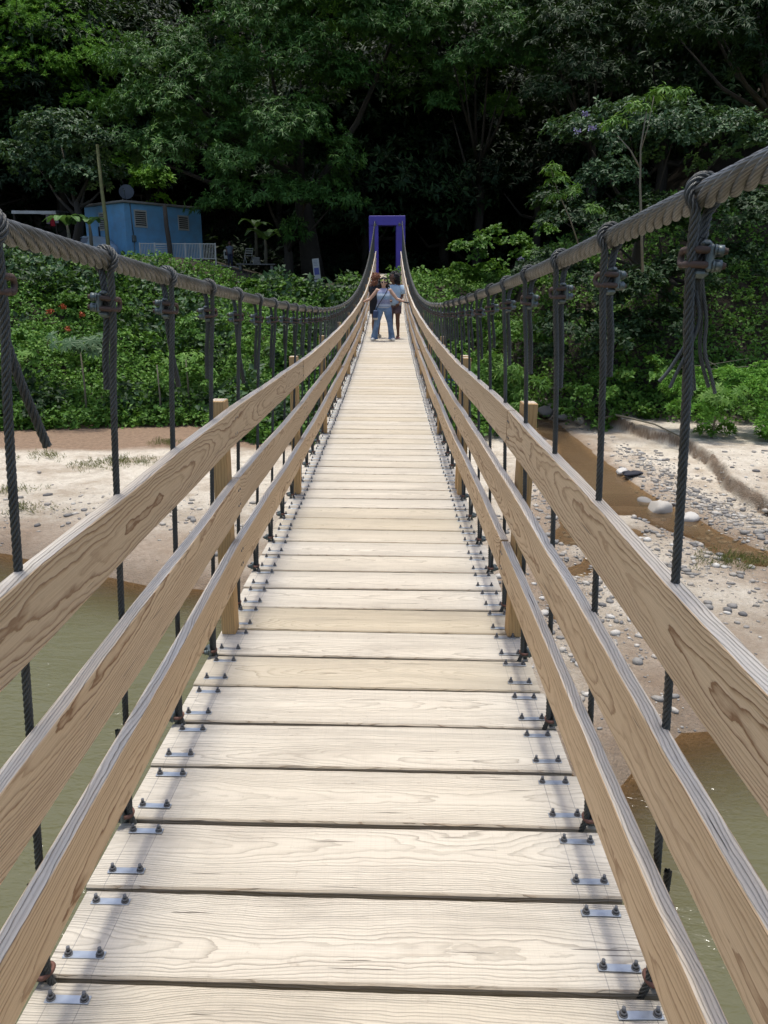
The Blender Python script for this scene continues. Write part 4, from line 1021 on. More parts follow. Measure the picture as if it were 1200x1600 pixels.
# shed
sh0 = at(62, 375, 50); shed = empty('open_shed', (sh0.x, 50.5, tz(sh0.x, 50.5)), label='open dark shed with a pale sagging sheet metal roof at the left edge', cat='shed')
zr = at(60, 330, 50).z - shed.location.z
bm = bmesh.new(); n_ = 30; ra = []
for j in range(2):
    ra.append([bm.verts.new((-1.35 + 2.75 * i / n_, -.9 + 2.6 * j, zr + .02 * math.sin(i * PI) + (.025 if i % 2 else 0) + .12 * j - .05 * math.sin(PI * i / n_))) for i in range(n_ + 1)])
for i in range(n_): bm.faces.new((ra[0][i], ra[0][i + 1], ra[1][i + 1], ra[1][i]))
bmesh.ops.solidify(bm, geom=bm.faces[:], thickness=.02); me = bpy.data.meshes.new('roof'); bm.to_mesh(me); bm.free(); link('roof', me, M['roofw'], shed)
m = MB(); m.box((0, -.9, zr - .1), (2.7, .04, .18), bev=.005); m.build('fascia', M['roofw'], shed)
for sx in (-1.25, 1.25):
    for sy in (-.8, 1.5): m = MB(); m.box((sx, sy, zr / 2 - .2), (.1, .1, zr + .3)); m.build('post', M['bark'], shed)
m = MB(); m.box((0, 1.6, zr / 2 - .2), (2.5, .05, zr + .2)); m.build('back_wall', M['stringer'], shed)
for k_, (px, c, w, h, lab) in enumerate([(74, (.35, .28, .3), .22, .5, 'greyish pink shirt hanging at the left of the washing line under the shed'), (81, (.6, .04, .06), .26, .62, 'red shirt hanging in the middle of the washing line under the shed'), (88, (.5, .48, .5), .2, .45, 'white cloth hanging at the right end of the washing line under the shed')]):
    p = at(px, 336, 48.9); bm = bmesh.new(); R0 = []
    for i in range(7): R0.append([bm.verts.new((-w / 2 + w * j / 6, .03 * math.sin(j * 1.7 + i * .6), -h * i / 6)) for j in range(7)])
    for i in range(6):
        for j in range(6): f = bm.faces.new((R0[i][j], R0[i][j + 1], R0[i + 1][j + 1], R0[i + 1][j])); f.smooth = True
    bmesh.ops.solidify(bm, geom=bm.faces[:], thickness=.01); me = bpy.data.meshes.new('hanging_laundry'); bm.to_mesh(me); bm.free()
    link('hanging_laundry', me, simple('cloth_%d' % k_, c, .9), None, p, label=lab, cat='laundry', group='clothes drying under the shed')
p0, p1 = at(64, 335, 48.9), at(93, 334, 48.9)
m = MB(); m.path([p0, (p0 + p1) / 2 - Vector((0, 0, .03)), p1], .012, 5); tag(m.build('washing_line', M['white']), 'thin washing line under the pale roof of the shed', 'washing line')
# car behind the cable: a small pale blue hatchback
ca = at(146, 392, 43.2); cz = tz(ca.x, 43.6)
M['carp'] = simple('car_paint', (.42, .52, .62), .3, .2); M['glass'] = simple('dark_glass', (.03, .04, .05), .08); M['tyre'] = simple('tyre', (.02, .02, .02), .85)
car = empty('parked_car', (ca.x - .95, 45.2, cz - .35), math.radians(-28), label='pale blue parked car showing its windscreen beside the corner of the blue house', cat='car')
bm = bmesh.new(); prof = [(-1.9, .35), (-1.92, .75), (-1.8, .92), (-1.0, 1.0), (-.35, 1.42), (.9, 1.46), (1.6, 1.05), (1.88, .95), (1.92, .4), (1.5, .28), (-1.5, .28)]
A_ = [bm.verts.new((x, -.82 + (.14 if z > 1.1 else 0), z)) for x, z in prof]; B_ = [bm.verts.new((x, .82 - (.14 if z > 1.1 else 0), z)) for x, z in prof]
for i in range(len(prof)): j = (i + 1) % len(prof); bm.faces.new((A_[i], A_[j], B_[j], B_[i]))
bm.faces.new(A_); bm.faces.new(B_); bmesh.ops.recalc_face_normals(bm, faces=bm.faces[:]); bmesh.ops.bevel(bm, geom=bm.edges[:], offset=.05, segments=2, affect='EDGES')
for f in bm.faces: f.smooth = True
me = bpy.data.meshes.new('body'); bm.to_mesh(me); bm.free(); link('body', me, M['carp'], car)
m = MB(); m.box((-.68, 0, 1.22), (.02, 1.2, .48), Matrix.Rotation(math.radians(56), 3, 'Y'), .01); m.build('windscreen', M['glass'], car)
for sy in (-1, 1):
    m = MB(); m.box((.25, sy * .765, 1.22), (1.1, .02, .30), Matrix.Rotation(sy * .35, 3, 'X'), .01); m.build('side_window', M['glass'], car)
    m = MB(); m.ell((-1.86, sy * .58, .72), (.06, .16, .09)); m.build('headlight', M['white'], car)
    for sx in (-1.2, 1.2):
        m = MB(); m.tube((sx, sy * .70, .31), (sx, sy * .86, .31), .31, n=24); w_ = m.build('wheel', M['tyre'], car)
        m = MB(); m.tube((sx, sy * .80, .31), (sx, sy * .875, .31), .18, n=16); m.build('rim', M['galv'], w_)
# things under the great trunk
tb = at(400, 418, 46); tzb = tz(tb.x, 46.0)
bench = empty('yard_table', (tb.x, 46.2, tzb - .1), .02, label='long low grey concrete table top standing in shade beside the great trunk', cat='table')
hh = at(400, 413, 46).z - tzb + .1
m = MB(); m.box((0, 0, hh), (2.2, .8, .07), bev=.01); m.build('table_top', M['conc'], bench)
for sx in (-.9, .9): m = MB(); m.box((sx, 0, hh / 2 - .05), (.14, .6, hh - .06 + .1 - .03)); m.build('leg', M['conc'], bench)
ch = empty('folding_chair', (at(388, 413, 46).x, 46.1, tzb - .1 + hh + .036), .3, label='white frame chair standing on the concrete table top', cat='chair')
m = MB()
for sx in (-.2, .2): m.path([(sx - .08, .05, 0), (sx + .02, .1, .45), (sx + .1, .15, .82)], .018, 6)
m.build('back_frame', M['white'], ch)
for sx in (-.2, .2): m = MB(); m.path([(sx + .06, -.3, 0), (sx, .02, .42)], .018, 6); m.build('leg', M['white'], ch)
m = MB(); m.box((.0, -.08, .42), (.42, .36, .025), bev=.006); m.build('seat', M['white'], ch)
m = MB()
for z in (.58, .7, .82): m.box((.04 + (z - .45) * .2, .12, z), (.4, .025, .05))
m.build('backrest', M['white'], ch)
bx = empty('parcel_stack', (at(401, 413, 46).x, 46.1, tzb - .1 + hh + .036), label='small stack of pale boxes on the table right of the white chair', cat='box')
for i in range(3): m = MB(); m.box((0, 0, .06 + i * .122), (.42 - i * .03, .25, .12), bev=.01); m.build('box', M['conc'], bx)
eb = at(354, 402, 47); m = MB(); m.box((0, 0, .0), (.28, .2, .5), bev=.02); ebo = m.build('meter_cabinet', M['white'], None, label='pale meter cabinet on a stake behind the standing person in the yard', cat='cabinet'); ebo.location = eb + Vector((0, 0, .15))
m = MB(); m.box((0, -.105, .05), (.14, .012, .2)); m.build('window', M['black'], ebo); m = MB(); m.tube((0, 0, -1.4), (0, 0, -.25), .04, n=8); m.build('stake', M['bark'], ebo)
sg = at(497, 447, 43.2); sgo = empty('leaning_board', (sg.x, 43.4, sg.z), .05, label='narrow white and blue notice board leaning against the great trunk', cat='board')
sgo.rotation_euler = (math.radians(-8), math.radians(-6), .05)
m = MB(); m.box((0, 0, .72), (.36, .03, 1.45), bev=.006); m.build('panel', M['white'], sgo)
m = MB(); m.box((0, -.019, .78), (.26, .008, .36)); m.build('blue_field', simple('board_blue', (.05, .06, .22), .5), sgo)
m = MB()
for i, w_ in enumerate((.2, .24, .16, .22)): m.box((-.01, -.018, 1.32 - i * .075), (w_, .006, .02))
m.build('lettering', simple('board_ink', (.08, .12, .2), .6), sgo)
cb = at(650, 449, 38); m = MB(); m.box((0, 0, 0), (.44, .8, .75), bev=.02); o = m.build('anchor_block', simple('blue_grey_concrete', (.10, .14, .18), .7, 0, .003, 12, .4, 4), None, label='blue grey concrete block right of the portal', cat='block'); o.location = (cb.x, 38.6, cb.z)
m = MB(); m.box((0, -.41, .25), (.40, .02, .05)); m.build('cap_strip', M['galv'], o); m = MB(); m.box((0, .1, -1.4), (.6, .9, 2.1), bev=.02); m.build('footing', M['conc'], o)
# retaining stones, debris and boards in the yard
rs = random.Random(4)
for k_, (px, py, lab) in enumerate([(350, 447, 'grey plank lying on the slope below the concrete table'), (470, 433, 'pale branch lying on the ground at the foot of the great trunk')]):
    g = at(px, py, 43); m = MB()
    if k_ == 0: m.box((0, 0, 0), (1.6, .5, .06), Matrix.Rotation(.1, 3, 'Y'), .01); o = m.build('plank_debris', M['conc'], None, label=lab, cat='plank')
    else: m.path([(-.9, 0, -.1), (-.3, .05, .02), (.3, 0, .12), (1.0, .1, .2)], [.05, .045, .04, .02], 7); o = m.build('fallen_branch', M['palebark'], None, label=lab, cat='branch')
    o.location = (g.x, 43, tz(g.x, 43.0) + .1)
# banana plants
M['banana'] = leaf_mat('banana_leaf', (.07, .15, .04), (.11, .22, .06), None, .4, .3)
def banana(label, base, n, L, seed, ang0=0):
    r = random.Random(seed); root = empty('banana_plant', base, label=label, cat='banana plant'); m = MB(); m.path([(0, 0, -.3), (.03, 0, .8), (0, 0, 1.3)], [.11, .09, .06], 8); m.build('stem', M['palebark'], root)
    for i in range(n):
        a = ang0 + 2 * PI * i / n + r.uniform(-.3, .3); up = r.uniform(.7, 1.3); bm = bmesh.new(); rows = []; ns = 12; W_ = .30 * L / 1.6
        for s_ in range(ns + 1):
            t_ = s_ / ns; d = L * (t_ * .8); z = 1.2 + L * (up * t_ - (up * .85) * t_ ** 2.2); w = W_ * (math.sin(PI * min(1, max(.0, t_ * .93 + .03))) ** .6) * (1 if t_ > .12 else .12)
            c = Vector((math.cos(a) * d, math.sin(a) * d, z)); sd_v = Vector((-math.sin(a), math.cos(a), 0)); rag = 1 + r.uniform(-.12, .1)
            rows.append([bm.verts.new(c + sd_v * w * q * rag + Vector((0, 0, abs(q) * w * .25 - (abs(q) > .8) * .02))) for q in (-1, -.5, 0, .5, 1)])
        for p_, q_ in zip(rows, rows[1:]):
            for k in range(4): bm.faces.new((p_[k], p_[k + 1], q_[k + 1], q_[k]))
        me = bpy.data.meshes.new('leaf_blade'); bm.to_mesh(me); bm.free(); at_ = me.attributes.new('var', 'FLOAT', 'POINT'); at_.data.foreach_set('value', np.full(len(me.vertices), r.random(), dtype=np.float32)); link('leaf_blade', me, M['banana'], root)
def gz(px, py, d): p = at(px, py, d); return (p.x, d, max(tz(p.x, d), p.z - .3) - .1)
banana('banana plant with broad upright leaves beside the dark trunk left of the blue house', gz(108, 380, 43), 7, 1.5, 1)
banana('small banana plant in shade between the blue house and the great trunk', gz(415, 400, 46.5), 6, 1.6, 2, .7)
banana('lighter banana plant just left of the blue house wall, under the greyish tree', gz(142, 378, 43.2), 5, 1.2, 3)
banana('tiny banana plant near the top of the creepers right of the white fence', gz(400, 380, 47.5), 5, 1.3, 4, .2)
# large lobed leaf plants
def lobed_plant(label, px, py, d, n, s, seed, mat='fresh', name='lobed_leaf_plant'):
    r = random.Random(seed); p = at(px, py, d); b = (p.x, d, tz(p.x, d)); hgt = max(.5, p.z - b[2]); root = empty(name, b, label=label, cat='plant')
    m = MB(); m.path([(0, 0, -.1), (.03, 0, hgt * .5), (0, 0, hgt)], [.045, .035, .02], 6); m.build('stem', M['palebark'], root)
    Vs, Fs = [], []; off = 0; var = []
    for i in range(n):
        a = r.uniform(0, 2 * PI); e = r.uniform(-.1, 1.0); st = s * r.uniform(.6, 1.5); c = Vector((math.cos(a) * st, math.sin(a) * st - .1, hgt + e * st * .6)); nd = (Vector((math.cos(a) * .6, math.sin(a) * .6 - .4, 1))).normalized()
        u = nd.cross(Vector((0, 0, 1))).normalized(); w = nd.cross(u)
        for q in range(7):
            aq = q * 2 * PI / 8 + a; d_ = (u * math.cos(aq) + w * math.sin(aq)) + nd * (-.15)
            V, F = leaf_arrays(np.array([list(c)]), np.array([list(d_.normalized())]), np.array([list(nd)]), np.array([s * .42]), np.array([s * .15]))
            Vs.append(V); Fs.append(F + off); off += 4; var += [r.random() * .4 + .5] * 4
    link('foliage', npmesh('foliage', np.vstack(Vs), np.vstack(Fs), attr={'var': var}), LM[mat], root)
lobed_plant('tall plant with large star shaped light leaves on the left bank above the mud', 125, 545, 27.8, 46, .75, 1, 'grey')
lobed_plant('star leaved plant at the far left of the bank beside the first hanger', 30, 560, 28, 26, .6, 2, 'vine')
lobed_plant('light green star leaved plant poking out of the bright bush on the right', 1120, 620, 24.0, 26, .55, 3, 'fresh')
lobed_plant('small star leaved plant on the bank between two left hangers', 245, 570, 28, 18, .45, 4, 'fresh')
lobed_plant('low star leaved plant on the bank in front of the white fence', 290, 560, 29, 16, .45, 5, 'vine')
# orange and white flowers on the bank, lilac flowers on the right
def flowers(name, label, pts, s, c, seed, grp):
    r = np.random.default_rng(seed); P = []
    for p in pts:
        for _ in range(16): P.append(np.array(p) + np.clip(r.normal(0, s * .5, 3), -s * .7, s * .7))
    P = np.array(P); D = norm(r.normal(0, 1, P.shape) + [0, -.5, .6]); P[0::1] = P; U = norm(r.normal(0, 1, P.shape)); V, F = leaf_arrays(P, D, U, np.full(len(P), s), np.full(len(P), s * .6))
    link(name, npmesh(name, V, F), simple(name + '_petal', c, .7), None, label=label, cat='flowers', group=grp)
for k_, (px, py, w_) in enumerate([(78, 488, 'leftmost'), (99, 479, 'topmost'), (128, 492, 'rightmost'), (106, 515, 'lowest')]):
    flowers('orange_flower_cluster', '%s of the orange flower clusters on the left creeper bank' % w_, [at(px + q, py + v_, 31.6) for q, v_ in ((-1, 0), (1, 0), (0, -1))], .10, (.42, .10, .03), k_, 'orange flower clusters')
for k_, (px, py, w_) in enumerate([(903, 205, 'largest'), (915, 178, 'upper left'), (988, 172, 'right hand'), (925, 200, 'lower right'), (815, 405, 'lowest')]):
    flowers('lilac_flower_cluster', '%s lilac flower cluster on the vine covered right bank' % w_, [at(px + q, py + v_, 30.8) for q, v_ in ((-3, 0), (2, 1))], .085, (.30, .26, .46), 20 + k_, 'lilac flower clusters')
# thin bare stemmed tree and twigs
def stems(name, label, paths, mat, cat='young tree', tufts=None, leafm=None, seed=1, sty='sprig', sc=.9):
    root = empty(name, tuple(paths[0][0][0]), label=label, cat=cat); b = Vector(paths[0][0][0])
    m = MB()
    for pts, r0, r1 in paths: n = len(pts); m.path([Vector(p) - b for p in pts], [r0 + (r1 - r0) * i / (n - 1) for i in range(n)], 7)
    m.build('trunk', mat, root)
    if tufts: crown_obj('crown', root, tufts, sty, leafm, seed, 1.0, 1.0, sc, org=tuple(b))
A = lambda *q: tuple(at(*q))
stems('slender_tree', 'thin pale stemmed tree in front of the dark leaves right of centre', [([A(1004, 425, 27), A(1002, 350, 27), A(1000, 290, 27), A(1001, 230, 27), A(1010, 175, 27)], .05, .02), ([A(1000, 262, 27), A(985, 235, 27.1), A(965, 212, 27.3)], .03, .012), ([A(1001, 235, 27), A(1012, 200, 27), A(1022, 150, 27)], .02, .01)], M['palebark'],
      tufts=[lobe(1030, 145, 27, 16), lobe(1060, 152, 27, 12), lobe(965, 200, 27.3, 16), lobe(1000, 165, 27, 12)], leafm=LM['vine'], seed=71)
stems('overhanging_branch', 'drooping branch with pale green hanging leaves left of the thin stem', [([A(905, 385, 28.5), A(890, 340, 28.3), A(872, 300, 28), A(860, 262, 28)], .03, .01)], M['palebark'], cat='branch', tufts=[lobe(862, 268, 28, 9), lobe(875, 285, 28, 12), lobe(868, 312, 28, 14), lobe(895, 300, 28.2, 12), lobe(925, 330, 28.3, 12)], leafm=LM['fresh'], seed=72)
stems('dead_twigs', 'tangle of thin bare twigs lying at the edge of the dark hollow on the right', [([A(1055, 590, 27), A(1110, 577, 26.8), A(1180, 572, 26.6), A(1240, 580, 26.6)], .02, .01), ([A(1080, 600, 27), A(1130, 585, 26.7), A(1200, 590, 26.6)], .016, .008), ([A(1060, 575, 27), A(1120, 568, 26.8), A(1170, 560, 26.7)], .013, .006), ([A(1100, 560, 27), A(1130, 578, 26.8), A(1150, 592, 26.7)], .012, .006)], M['palebark'], cat='twigs')
stems('fallen_log', 'pale fallen log lying across the shaded top of the stream', [([A(815, 605, 31), A(850, 607, 30.5), A(900, 605, 30)], .06, .045)], M['palebark'], cat='log')
g1, g2, g3 = ground(935, 668), ground(985, 674), ground(1060, 692)
stems('driftwood_root', 'long pale root lying along the top of the cut sand ledge', [([g1 + Vector((0, 0, .25)), (g1 + g2) / 2 + Vector((0, 0, .38)), g2 + Vector((0, 0, .22)), (g2 + g3) / 2 + Vector((0, 0, .3)), g3 + Vector((0, 0, .2))], .05, .02)], M['palebark'], cat='root')
g = ground(985, 746); m = MB(); rs = random.Random(2)
for i in range(7): m.ell((rs.uniform(-.25, .25), rs.uniform(-.15, .15), .05 + rs.uniform(0, .05)), (rs.uniform(.1, .2), rs.uniform(.06, .14), .05), Matrix.Rotation(rs.uniform(0, 3), 3, 'Z'), 8)
o = m.build('black_rag', simple('black_cloth', (.015, .016, .025), .8), None, label='crumpled black rag lying on the pebbles beside the stream', cat='rag'); o.location = g
# beach cloth on the bank: blue, white, pink bands
p = at(692, 603, 29.2); bm = bmesh.new(); rows = []; NX, NY = 14, 12; wc_ = bm.faces.layers.int
for i in range(NY + 1):
    rows.append([bm.verts.new(((j / NX - .5) * 1.25, .45 * (i / NY - .5) + .05 * math.sin(j * .9), -.55 * (i / NY - .5) * 1.3 - .35 * (j / NX - .5) + .04 * math.sin(j * 1.3 + i * .7))) for j in range(NX + 1)])
for i in range(NY):
    for j in range(NX):
        f = bm.faces.new((rows[i][j], rows[i][j + 1], rows[i + 1][j + 1], rows[i + 1][j])); f.smooth = True; f.material_index = 0 if i < 4 else (1 if i < 7 else (2 if i < 10 else 1))
bmesh.ops.solidify(bm, geom=bm.faces[:], thickness=.02); me = bpy.data.meshes.new('striped_cloth'); bm.to_mesh(me); bm.free()
link('striped_cloth', me, [simple('cloth_blue', (.06, .32, .62), .8), simple('cloth_white', (.75, .75, .75), .8), simple('cloth_pink', (.75, .45, .50), .8)], None, p, label='blue, white and pink striped cloth spread on the bushes behind the right handrail', cat='cloth')
# ---------------------------------------------------------------- people
M['skin_l'] = simple('light_brown_skin', (.46, .28, .19), .55); M['skin_d'] = simple('dark_brown_skin', (.13, .055, .03), .5); M['skin_m'] = simple('brown_skin', (.20, .095, .055), .5)
M['hair_b'] = simple('black_hair', (.012, .010, .010), .6, 0, .01, 60); M['hair_a'] = simple('auburn_hair', (.26, .09, .035), .6, 0, .01, 60, .6, 30, (.10, .035, .015))
def hand(m, wr, d, up, k=1.0, curl=.5):
    """palm, five fingers and a thumb as tapered tubes from the wrist along d; up = back of the hand"""
    wr, d, up = Vector(wr), Vector(d).normalized(), Vector(up); sv = d.cross(up).normalized(); up = sv.cross(d).normalized()
    m.box(wr + d * .045 * k, (1, 1, 1), None) if False else None
    m.path([wr - d * .01, wr + d * .03 * k, wr + d * .075 * k, wr + d * .088 * k], [.026 * k, .034 * k, .038 * k, .030 * k], 10, flat=.5) if abs(up.z) < 2 else None
    for i, (o, l) in enumerate(((-.026, .066), (-.009, .076), (.009, .071), (.026, .056))):
        p = wr + d * .078 * k + sv * o * k; c = curl; q = p + (d * math.cos(c * .6) - up * math.sin(c * .6)) * l * .45 * k; s_ = q + (d * math.cos(c * 1.5) - up * math.sin(c * 1.5)) * l * .32 * k; e = s_ + (d * math.cos(c * 2.4) - up * math.sin(c * 2.4)) * l * .26 * k
        m.path([p - d * .015, q, s_, e], [.0095 * k, .009 * k, .008 * k, .0065 * k], 7)
    p = wr + d * .02 * k - sv * .028 * k; m.path([p, p + (d * .7 - sv * .7) * .032 * k, p + (d * .9 - sv * .4) * .06 * k - up * .012], [.012 * k, .0105 * k, .008 * k], 7)
def human(name, label, loc, rz, J, skin, height, hands, head_dir=(0, -1, 0), waist=1.0):
    """J: joints; body = one remeshed surface"""
    root = empty(name, loc, rz, label=label, cat='person'); m = MB(); k = 1.0
    hd = Vector(J['head']); ck = Vector(J['neck']); f = Vector(head_dir).normalized(); rt = f.cross(Vector((0, 0, 1))).normalized()
    # torso
    pz, cz_ = J['pelvis'], J['chest']
    m.loft([((pz[0], pz[1], pz[2] - .11), .10 * waist, .08), ((pz[0], pz[1] + .01, pz[2] - .03), .165 * waist, .115 * waist), ((pz[0], pz[1], pz[2] + .06), .16 * waist, .11 * waist), ((pz[0] * .5 + cz_[0] * .5, pz[1], pz[2] * .5 + cz_[2] * .5 + .01), .135 * waist, .10 * waist),
            ((cz_[0], cz_[1] - .01, cz_[2]), .155, .115), ((cz_[0], cz_[1], cz_[2] + .10), .165, .10), ((cz_[0], cz_[1], cz_[2] + .17), .12, .07), ((ck.x, ck.y, ck.z - .03), .06, .055)], n=20)
    m.path([ck - Vector((0, 0, .07)), ck + (hd - ck) * .3, hd - Vector((0, 0, .03))], [.062, .052, .055], 12)
    # head with jaw, nose, ears, brow
    m.ell(hd + Vector((0, 0, .02)), (.074, .090, .098), f.to_track_quat('-Y', 'Z').to_matrix(), 18)
    m.ell(hd + f * .025 - Vector((0, 0, .055)), (.055, .058, .055), f.to_track_quat('-Y', 'Z').to_matrix(), 14)
    m.path([hd + f * .082 + Vector((0, 0, .018)), hd + f * .102 - Vector((0, 0, .018)), hd + f * .088 - Vector((0, 0, .026))], [.008, .014, .011], 8)
    for s_ in (-1, 1): m.ell(hd + rt * .076 * s_ - Vector((0, 0, .005)), (.012, .018, .028), f.to_track_quat('-Y', 'Z').to_matrix(), 8)
    m.ell(hd + f * .083 - Vector((0, 0, .052)), (.024, .010, .007), f.to_track_quat('-Y', 'Z').to_matrix(), 8)
    for s_ in 'LR':
        sh_, el_, wr_ = Vector(J['sh' + s_]), Vector(J['el' + s_]), Vector(J['wr' + s_])
        m.ell(sh_, (.055, .055, .055)); c0 = Vector((cz_[0], cz_[1], cz_[2] + .10)); m.path([c0.lerp(sh_, .4), sh_, sh_.lerp(el_, .5), el_, el_.lerp(wr_, .35), wr_], [.06, .052, .045, .036, .038, .024], 12)
        if hands.get(s_): hand(m, wr_, hands[s_][0], hands[s_][1], 1.0, hands[s_][2])
        hp, kn, an = Vector(J['hp' + s_]), Vector(J['kn' + s_]), Vector(J['an' + s_])
        m.path([hp + Vector((0, 0, .05)), hp, hp.lerp(kn, .5), kn, kn.lerp(an, .3), kn.lerp(an, .75), an, an - Vector((0, 0, .05))], [.085, .088, .072, .052, .056, .038, .034, .036], 12)
        fd = Vector(J.get('ft' + s_, (0, -1, 0))).normalized(); m.path([an - fd * .045 - Vector((0, 0, .045)), an + fd * .05 - Vector((0, 0, .042)), an + fd * .13 - Vector((0, 0, .055)), an + fd * .165 - Vector((0, 0, .062))], [.034, .038, .034, .018], 10, flat=.8)
    o = m.build('body', skin, root); md = o.modifiers.new('r', 'REMESH'); md.mode = 'VOXEL'; md.voxel_size = .0065; md.use_smooth_shade = True
    s2 = o.modifiers.new('s', 'SMOOTH'); s2.iterations = 2; s2.factor = .4
    return root, hd, f, rt
def eyes(root, hd, f, rt):
    m = MB()
    for s_ in (-1, 1): m.ell(hd + f * .080 + rt * .030 * s_ + Vector((0, 0, .012)), (.013, .006, .006), f.to_track_quat('-Y', 'Z').to_matrix(), 8)
    m.build('eyes', M['hair_b'], root)
def curls(root, hd, f, mat, pts, r0, seed, name='hair'):
    """hair mass of many short curled locks round the skull, long enough to hang"""
    r = random.Random(seed); m = MB()
    for c, rad, n in pts:
        c = Vector(c)
        for _ in range(n):
            d = Vector((r.gauss(0, 1), r.gauss(0, 1), r.gauss(0, 1))).normalized(); p = c + Vector((d.x * rad[0], d.y * rad[1], d.z * rad[2])) * r.uniform(.55, 1)
            m.path([p, p + d * .02 + Vector((r.uniform(-.015, .015), 0, .005)), p + d * .035 + Vector((r.uniform(-.02, .02), r.uniform(-.02, .02), -.015))], [r0, r0 * 1.1, r0 * .5], 5)
        m.ell(c, [q * .9 for q in rad])
    m.build(name, mat, root)
def sleeve(m, a, b, r0, r1, mi=0): m.path([a, Vector(a).lerp(Vector(b), .5), b], [r0, (r0 + r1) / 2, r1], 14, mi=mi)
def shoe(m, an, fd, c=0):
    an = Vector(an); fd = Vector(fd).normalized()
    m.path([an - fd * .06 - Vector((0, 0, .045)), an - Vector((0, 0, .035)), an + fd * .09 - Vector((0, 0, .05)), an + fd * .16 - Vector((0, 0, .06)), an + fd * .185 - Vector((0, 0, .066))], [.040, .046, .044, .038, .02], 12, flat=.85)
# --- woman with arms spread on both handrails
py_ = at(602, 534, 18.2 * S).y; zd = deckz(py_)
ANK = .095
JW = dict(pelvis=(0, 0, .90), chest=(0, -.01, 1.17), neck=(0, 0, 1.37), head=(0, -.01, 1.50), shL=(.165, 0, 1.31), shR=(-.165, 0, 1.31), elL=(.33, -.03, 1.10), elR=(-.34, -.03, 1.09), wrL=(.52, -.05, 1.02), wrR=(-.53, -.05, 1.0),
          hpL=(.09, 0, .84), hpR=(-.09, 0, .84), knL=(.165, -.03, .48), knR=(-.165, -.03, .48), anL=(.21, .01, ANK), anR=(-.23, .0, ANK), ftL=(.35, -1, 0), ftR=(-.45, -1, 0))
root, hd, f, rt = human('person', 'woman in jeans, striped sleeveless top and lime headband with arms spread onto both handrails', (at(599, 534, py_).x, py_, zd + .002), 0, JW, M['skin_l'], 1.6, {'L': ((.95, -.1, -.25), (0, -.2, 1), .7), 'R': ((-.95, -.1, -.25), (0, -.2, 1), .7)}, waist=1.08)
root.scale = (1.0, 1.0, .94)
t = NT('striped_top'); o_ = t.obj(); sp = t.n('SeparateXYZ'); t.set(sp.inputs[0], o_)
c = t.ramp(t.math('MULTIPLY', t.math('SUBTRACT', sp.outputs[2], .85), 1.9), [(0, (.42, .5, .6)), (.10, (.10, .17, .28)), (.16, (.45, .52, .6)), (.24, (.06, .06, .16)), (.40, (.14, .12, .26)), (.47, (.10, .22, .36)), (.58, (.16, .30, .42)), (.62, (.62, .70, .76)), (.70, (.60, .70, .78)), (.74, (.12, .18, .34)), (.84, (.28, .24, .40)), (1, (.16, .14, .28))])
n = t.vor(t.vm('MULTIPLY', o_, (1, 1, 1.4)), 42); t.base(t.mix(t.math('MULTIPLY', t.ramp(n, [(.25, 0), (.4, 1)]), .45), c, (.45, .5, .58))); t.rough(.85)
m = MB(); m.loft([((0, 0, .86), .178, .135), ((0, -.005, .89), .19, .145), ((0, 0, .94), .176, .135), ((0, 0, 1.04), .158, .122), ((0, -.015, 1.15), .172, .14), ((0, -.01, 1.22), .176, .132), ((0, 0, 1.29), .16, .108), ((0, 0, 1.345), .115, .078), ((0, .005, 1.365), .085, .065)], n=24); m.build('sleeveless_top', t.m, root)
t = NT('denim'); n = t.noise(t.obj(), 7, 4); t.base(t.mix(t.ramp(n, [(.35, 0), (.65, 1)]), (.075, .135, .25), (.16, .26, .42))); t.rough(.9); t.bump(t.noise(t.obj(), 16, 3), .02); M['denim'] = t.m
m = MB(); m.loft([((0, 0, .77), .165, .11), ((0, 0, .84), .185, .13), ((0, 0, .90), .182, .13)], n=24)
for s_ in 'LR': hp, kn, an = [Vector(JW[q + s_]) for q in ('hp', 'kn', 'an')]; m.path([hp + Vector((0, 0, .04)), hp.lerp(kn, .35), kn, kn.lerp(an, .45), an + Vector((0, 0, .03)), an + Vector((0, 0, -.055))], [.105, .098, .072, .07, .082, .09], 16)
o = m.build('jeans', M['denim'], root); md = o.modifiers.new('r', 'REMESH'); md.mode = 'VOXEL'; md.voxel_size = .008; md.use_smooth_shade = True
for s_ in 'LR': m = MB(); shoe(m, JW['an' + s_], JW['ft' + s_]); m.build('shoe', simple('white_shoe', (.7, .7, .68), .6), root)
for s_, sg_ in (('L', 1), ('R', -1)):
    m = MB(); w = Vector(JW['wr' + s_]); d = Vector((sg_ * .95, -.1, -.25)).normalized(); m.path([w - d * .03, w + d * .02, w + d * .085, w + d * .11], [.030, .037, .042, .034], 12, flat=.6); m.build('glove', M['hair_b'], root)
m = MB(); m.loft([((0, .008, 1.535), .082, .098), ((0, .008, 1.555), .084, .099), ((0, .01, 1.585), .078, .092)], n=24, cap=False); bmesh.ops.solidify(m.bm, geom=m.bm.faces[:], thickness=.006); m.build('headband', simple('lime_cloth', (.52, .62, .16), .8), root)
curls(root, hd, f, M['hair_b'], [((0, .05, 1.54), (.115, .095, .105), 90), ((-.085, .06, 1.45), (.05, .06, .09), 40), ((.085, .06, 1.45), (.05, .06, .09), 40), ((0, .01, 1.60), (.07, .08, .03), 30)], .012, 1)
m = MB()
for s_ in (-1, 1): m.ell(hd + f * .086 + rt * .032 * s_ + Vector((0, 0, .014)), (.026, .008, .018), n=10)
m.build('sunglasses', M['black'], root)
